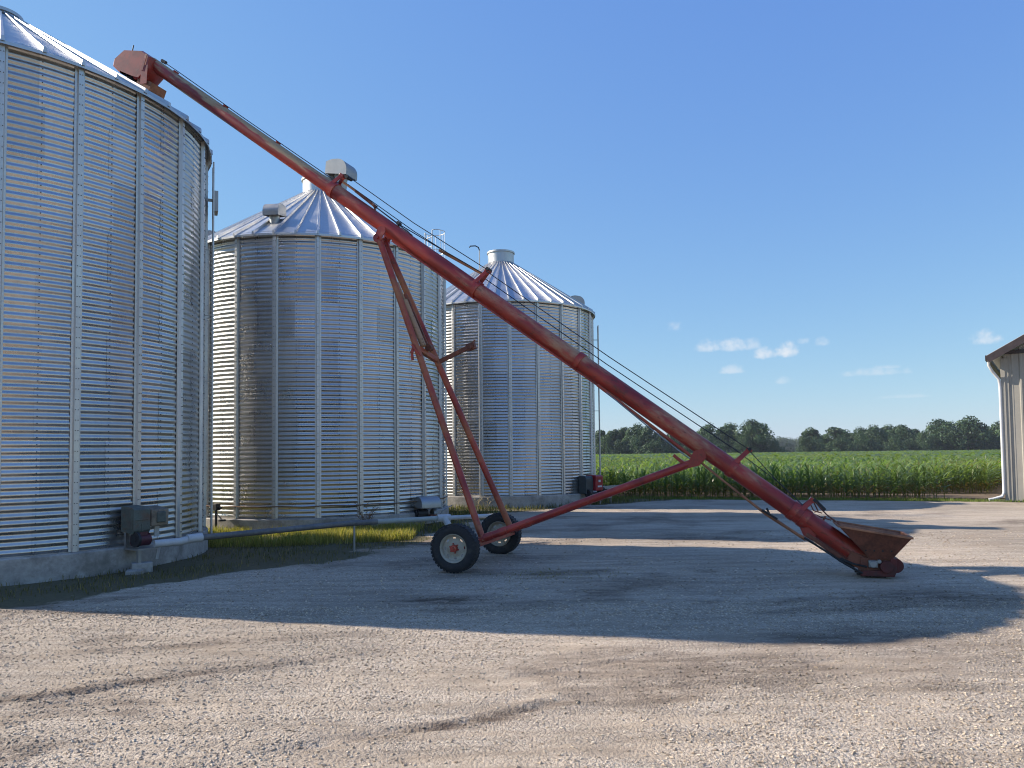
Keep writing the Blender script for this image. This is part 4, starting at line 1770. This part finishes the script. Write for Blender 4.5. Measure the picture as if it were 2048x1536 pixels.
far_v = [corn_variant(200 + i, 1.2, 8, 3, .10, i % 2 == 0) for i in range(6)]
d = (pos - C0) @ N_
corn_block('corn_field', 'dense rows of green corn behind the front plants', cv, pos[d < 13], .88, 1.12, 31)
corn_block('corn_field', 'middle part of the green corn field beyond the near rows', far_v, pos[d >= 13], .92, 1.14, 32)
# far part: sparser, wider plants seen edge on
n = 15000
yy = 62 + (238 - 62) * RNG.random(n) ** 1.1
xx = RNG.uniform(-.0, 1, n) * (.68 * yy + 6) + .04 * yy - 2
p = np.stack([xx, yy], 1)
dd = (p - C0) @ N_
p = p[field_ok(p) & (dd > 36.5)]
wide_v = [corn_variant(300 + i, 1.2, 8, 2, .20, False) for i in range(5)]
for i, (v, f, c) in enumerate(wide_v):
    v[:, :2] *= 2.0
corn_block('corn_field', 'far pale green corn field stretching to the tree line', wide_v, p, .9, 1.1, 33)


# ------------------------------------------------------------------ grass
def blades(px, py, pz, hmin, hmax, w, cols, seed, bend=.5):
    r = np.random.default_rng(seed)
    n = len(px)
    h = hmin + (hmax - hmin) * r.random(n) ** 1.6
    a = r.uniform(0, 6.28, n)
    b = r.uniform(0, 6.28, n)
    l = h * bend * r.random(n)
    ww = w * r.uniform(.6, 1.3, n)
    dx, dy = np.cos(a) * ww / 2, np.sin(a) * ww / 2
    ex, ey = np.cos(b) * l, np.sin(b) * l
    V = np.zeros((n, 5, 3))
    V[:, 0] = np.stack([px + dx, py + dy, pz - .02], 1)
    V[:, 1] = np.stack([px - dx, py - dy, pz - .02], 1)
    V[:, 2] = np.stack([px + dx * .8 + ex * .35, py + dy * .8 + ey * .35, pz + h * .58], 1)
    V[:, 3] = np.stack([px - dx * .8 + ex * .35, py - dy * .8 + ey * .35, pz + h * .58], 1)
    V[:, 4] = np.stack([px + ex, py + ey, pz + h * (1 - .25 * (l / h))], 1)
    F = np.array([[0, 1, 3], [0, 3, 2], [2, 3, 4]])
    Fs = (F[None] + 5 * np.arange(n)[:, None, None]).reshape(-1, 3)
    t = r.random(n)
    c0, c1, c2 = [np.array(c) for c in cols]
    col = np.where((t < .7)[:, None], c0 + (c1 - c0) * (t / .7)[:, None], c1 + (c2 - c1) * ((t - .7) / .3)[:, None])
    col = col * r.uniform(.75, 1.2, n)[:, None]
    return V.reshape(-1, 3), Fs, np.repeat(col, 5, 0)


def grass_patch(name, label, n, x0, x1, y0, y1, test, hmin, hmax, w, cols, seed, bend=.6):
    r = np.random.default_rng(seed)
    x, y = r.uniform(x0, x1, n), r.uniform(y0, y1, n)
    k = test(x, y, r)
    for (c, R, *_u) in (B1, B2, B3):
        k &= np.hypot(x - c[0], y - c[1]) > R + .11
    x, y = x[k], y[k]
    v, f, c = blades(x, y, ground_z(x, y) - np.clip((y - yard_edge(x)) / .8, 0, 1) * .09, hmin, hmax, w, cols, seed, bend)
    o = link(name, fast_mesh(name, v, f, M['grass'], False, c))
    tag(o, label, 'grass', kind='stuff')


GREEN = ((.09, .09, .035), (.18, .155, .06), (.32, .25, .12))
YELL = ((.20, .22, .045), (.38, .33, .08), (.50, .40, .16))
LAWN = ((.10, .16, .03), (.18, .23, .05), (.27, .26, .09))
clump = lambda x, y, r, s=.5: r.random(len(x)) < np.clip((fbm(x, y, s, 3, 90) - .33) * 3.2, .08, 1)
grass_patch('grass', 'short shaded grass along the near bin\'s foundation', 60000, -13, -1.2, 8, 17.6,
            lambda x, y, r: (r.random(len(x)) < (grass_mask(x, y) - .3) * .8) & clump(x, y, r), .025, .11, .011, GREEN, 41)
grass_patch('grass', 'taller yellow green grass before the middle bin\'s foundation', 95000, -9.5, -2.2, 15.3, 19.2,
            lambda x, y, r: (r.random(len(x)) < (grass_mask(x, y) - .3) * 1.3) & clump(x, y, r, .7) & (np.hypot(x - B2[0][0], y - B2[0][1]) < B2[1] + 2.6), .06, .27, .012, YELL, 42)
grass_patch('grass', 'rough grass between the middle and far bins', 50000, -4, 6, 17, 29.5,
            lambda x, y, r: (r.random(len(x)) < (grass_mask(x, y) - .3) * 1.2) & clump(x, y, r, .7), .05, .24, .014, ((.06, .075, .02), (.16, .15, .045), (.30, .25, .10)), 43)
grass_patch('grass', 'mown green strip of grass along the corn field', 80000, 2.5, 24, 23.5, 33.2,
            lambda x, y, r: (y > yard_edge(x) - .25 + (fbm(x, y, 1.0, 3, 9) - .5) * .5) & (y < corn_edge(x) + .35) & ((x < SX - .4) | (y < SY - .4)), .03, .15, .016, LAWN, 44)
grass_patch('grass', 'spilled yellow straw on the shaded gravel right of the wheels', 9000, -1.5, 2.6, 10.5, 12.5,
            lambda x, y, r: r.random(len(x)) < 1.3 * np.exp(-((x - .55) / .75) ** 2 - ((y - 11.45) / .35) ** 2) * fbm(x, y, .3, 3, 12), .01, .035, .010, ((.16, .13, .06), (.30, .24, .11), (.42, .35, .18)), 45, 1.2)


# ------------------------------------------------------------------ trees
def tree_meshes(seed, h, w, trunk_h=.3, lobes=24, leaf=.70, nleaf=230, flat=.0):
    r = np.random.default_rng(seed)
    tm = MB()
    tm.path([(0, 0, -.3), (.05, .02, h * .25), (.1, -.05, h * .55), (.05, 0, h * .8)], [h * .028, h * .022, h * .014, h * .004], 8)
    C = []
    for i in range(lobes):
        a = r.uniform(0, 6.28)
        f = (i + .5) / lobes
        z = h * (trunk_h + (1 - trunk_h) * f)
        k = math.sin(math.pi * min(1, (f * .80 + .17))) ** .7
        rad = w * .5 * k * r.uniform(.35, .95)
        c = np.array([math.cos(a) * rad, math.sin(a) * rad, z - h * .10])
        s = w * r.uniform(.15, .27)
        C.append((c, s, r.uniform(.6, 1.35)))
        if i % 2 == 0:
            tm.path([(0, 0, h * (.15 + .45 * f)), tuple(c * np.array([.5, .5, 1]) - np.array([0, 0, s * .6])), tuple(c)], [h * .010, h * .007, h * .003], 5)
    V, Cc = [], []
    for c, s, g in C:
        n = nleaf
        d = r.normal(size=(n, 3))
        d /= np.linalg.norm(d, axis=1)[:, None]
        rad = s * (.45 + .62 * r.random(n) ** .5)
        p = c + d * rad[:, None] * np.array([1, 1, .82])
        nrm = d + r.normal(0, .55, (n, 3)) + np.array([0, 0, .25])
        nrm /= np.linalg.norm(nrm, axis=1)[:, None]
        t1 = np.cross(nrm, r.normal(size=(n, 3)))
        t1 /= np.linalg.norm(t1, axis=1)[:, None]
        t2 = np.cross(nrm, t1)
        L = leaf * r.uniform(.5, 1.15, n)[:, None]
        q = np.stack([p - t1 * L * .5, p + t2 * L * .33, p + t1 * L * .5, p - t2 * L * .33], 1)
        V.append(q.reshape(-1, 3))
        y = r.random(n)
        col = np.stack([.036 + .042 * y, .074 + .052 * y, .032 + .022 * y], 1) * g
        Cc.append(np.repeat(col, 4, 0))
    V = np.concatenate(V)
    Fq = np.arange(len(V)).reshape(-1, 4)
    return tm.mesh('trunk', M['bark'], 60), fast_mesh('crown', V, Fq, M['leaf'], False, np.concatenate(Cc))


TV = [tree_meshes(1, 10, 8.0), tree_meshes(2, 10, 7.0, .22), tree_meshes(3, 10, 9.5, .34, 24), tree_meshes(4, 10, 6.0, .18, 18),
      tree_meshes(5, 10, 8.5, .12, 24), tree_meshes(6, 10, 10.0, .30, 26), tree_meshes(7, 10, 6.6, .42, 15)]
BUSH = [tree_meshes(11, 10, 15, .02, 18, .9), tree_meshes(12, 10, 18, .0, 20, .9)]


def px_to(u, v, y):
    """point at depth y behind pixel u, v of the photograph (used once to lay the tree line out)"""
    roll, pitch = R_(.636), R_(2.45)
    Xi, Yi = u - 1024, 842.1 - v
    Xc, Yc = math.cos(roll) * Xi + math.sin(roll) * Yi, -math.sin(roll) * Xi + math.cos(roll) * Yi
    dx, dy, dz = Xc / 1500, math.cos(pitch) - math.sin(pitch) * Yc / 1500, math.sin(pitch) + math.cos(pitch) * Yc / 1500
    return dx * y / dy, CAM_H + dz * y / dy


ORD = ['first', 'second', 'third', 'fourth', 'fifth', 'sixth', 'seventh', 'eighth', 'ninth', 'tenth', 'eleventh', 'twelfth', 'thirteenth', 'fourteenth', 'fifteenth',
       'sixteenth', 'seventeenth', 'eighteenth', 'nineteenth', 'twentieth']
# left group (up to the gap) and right group: pixel of the crown middle, its top, width in pixels, variant, depth
LEFT = [(1203, 860, 34, 1, 232), (1226, 857, 30, 3, 228), (1248, 855, 36, 0, 236), (1272, 850, 40, 4, 230), (1298, 852, 36, 1, 226), (1322, 866, 30, 3, 238), (1345, 861, 34, 0, 232),
        (1372, 856, 36, 4, 240), (1394, 864, 30, 1, 236), (1416, 850, 40, 2, 230), (1456, 847, 46, 6, 234), (1484, 864, 30, 3, 242), (1510, 842, 62, 5, 226)]
RIGHT = [(1622, 856, 36, 6, 240), (1648, 868, 30, 3, 250), (1668, 855, 50, 0, 244), (1700, 866, 34, 1, 250), (1722, 857, 40, 2, 246), (1750, 853, 42, 4, 238), (1778, 850, 40, 6, 244), (1804, 850, 38, 0, 240),
         (1828, 858, 34, 1, 248), (1850, 864, 30, 3, 250), (1884, 841, 60, 5, 232), (1934, 837, 66, 2, 228), (1972, 852, 38, 1, 236), (2000, 846, 44, 4, 232), (2040, 846, 50, 0, 232)]
KIND = {0: 'rounded dark green tree', 1: 'upright dark green tree', 2: 'broad spreading green tree', 3: 'slim dark green tree', 4: 'dense low-branched tree', 5: 'wide tall oak-like tree', 6: 'open-crowned tree with bare trunk'}
for grp, lst in (('left of the gap', LEFT), ('right of the gap', RIGHT)):
    for i, (u, v, wpx, k, dist) in enumerate(lst):
        x, ztop = px_to(u, v, dist)
        h = max(3, ztop + .2)
        root = empty('tree', (x, dist, -.05), random.uniform(0, 6.28))
        tm, cm = TV[k]
        wid = wpx * dist / 1500
        sx = wid / {0: 8, 1: 7, 2: 9.5, 3: 6, 4: 8.5, 5: 10, 6: 6.6}[k] * 1.15
        t_ = link('trunk', tm, root)
        c_ = link('crown', cm, root)
        for o in (t_, c_):
            o.scale = (sx, sx, h / 10.0 * .99)
        place = ORD[i] + ' from the left' if grp.startswith('left') else (ORD[i] + ' to the right')
        tag(root, KIND[k] + ' ' + grp + ', ' + place, 'tree', 'trees beyond the corn field')
# undergrowth along the foot of the tree line
i = 0
for x in np.arange(22, 150, 5.2):
    if 80.5 < x < 89:
        continue
    dist = 222 + RNG.uniform(-2, 5) + (8 if x > 85 else 0)
    root = empty('shrub', (x + RNG.uniform(-1, 1), dist, -.1), RNG.uniform(0, 6.28))
    tm, cm = BUSH[i % 2]
    hh = RNG.uniform(.42, .68)
    s = RNG.uniform(.38, .5)
    for nm, me in (('trunk', tm), ('crown', cm)):
        o = link(nm, me, root)
        o.scale = (s, s, hh)
    side = 'left' if x < 85 else 'right'
    tag(root, 'low dark bushy shrub at the foot of the tree line, %s part of it' % side, 'shrub', 'shrubs under the %s trees' % side)
    i += 1
# far-off wood closing the gap
wv = []
for i in range(70):
    wv.append((RNG.uniform(120, 330), RNG.uniform(560, 640)))
VV, FF, CC, off = [], [], [], 0
rr_ = np.random.default_rng(77)
for i, (x, y) in enumerate(wv):
    me = BUSH[i % 2][1]
    nv = len(me.vertices)
    co = np.zeros(nv * 3, np.float32)
    me.vertices.foreach_get('co', co)
    co = co.reshape(-1, 3).astype(float)
    s = rr_.uniform(.9, 1.3)
    co[:, :2] *= s
    co[:, 2] *= rr_.uniform(.75, 1.15)
    VV.append(co + np.array([x, y, 0]))
    FF.append(np.arange(nv).reshape(-1, 4) + off)
    CC.append(np.full((nv, 3), 1.0) * np.array([.08, .115, .06]) * rr_.uniform(.7, 1.3, (nv // 4, 1)).repeat(4, 0))
    off += nv
wd = link('distant_wood', fast_mesh('distant_wood', np.concatenate(VV), np.concatenate(FF), M['leaf'], False, np.concatenate(CC)))
tag(wd, 'distant low wood seen through the gap in the tree line', 'wood', kind='stuff')


# ------------------------------------------------------------------ the air
hz = MB()
hz.box((60, 320, 5.9), (1100, 700, 14.2))
haze = hz.build('haze', M['concrete'], None, None)
haze.data.materials.clear()
hm = bpy.data.materials.new('haze_air')
hm.use_nodes = True
hn = hm.node_tree.nodes
hn.remove(hn['Principled BSDF'])
pv = hn.new('ShaderNodeVolumePrincipled')
pv.inputs['Color'].default_value = (.80, .88, 1.0, 1)
pv.inputs['Density'].default_value = .00020
pv.inputs['Anisotropy'].default_value = 0.0
hm.node_tree.links.new(pv.outputs[0], hn['Material Output'].inputs['Volume'])
haze.data.materials.append(hm)
tag(haze, 'thin pale summer haze over the field', kind='stuff')
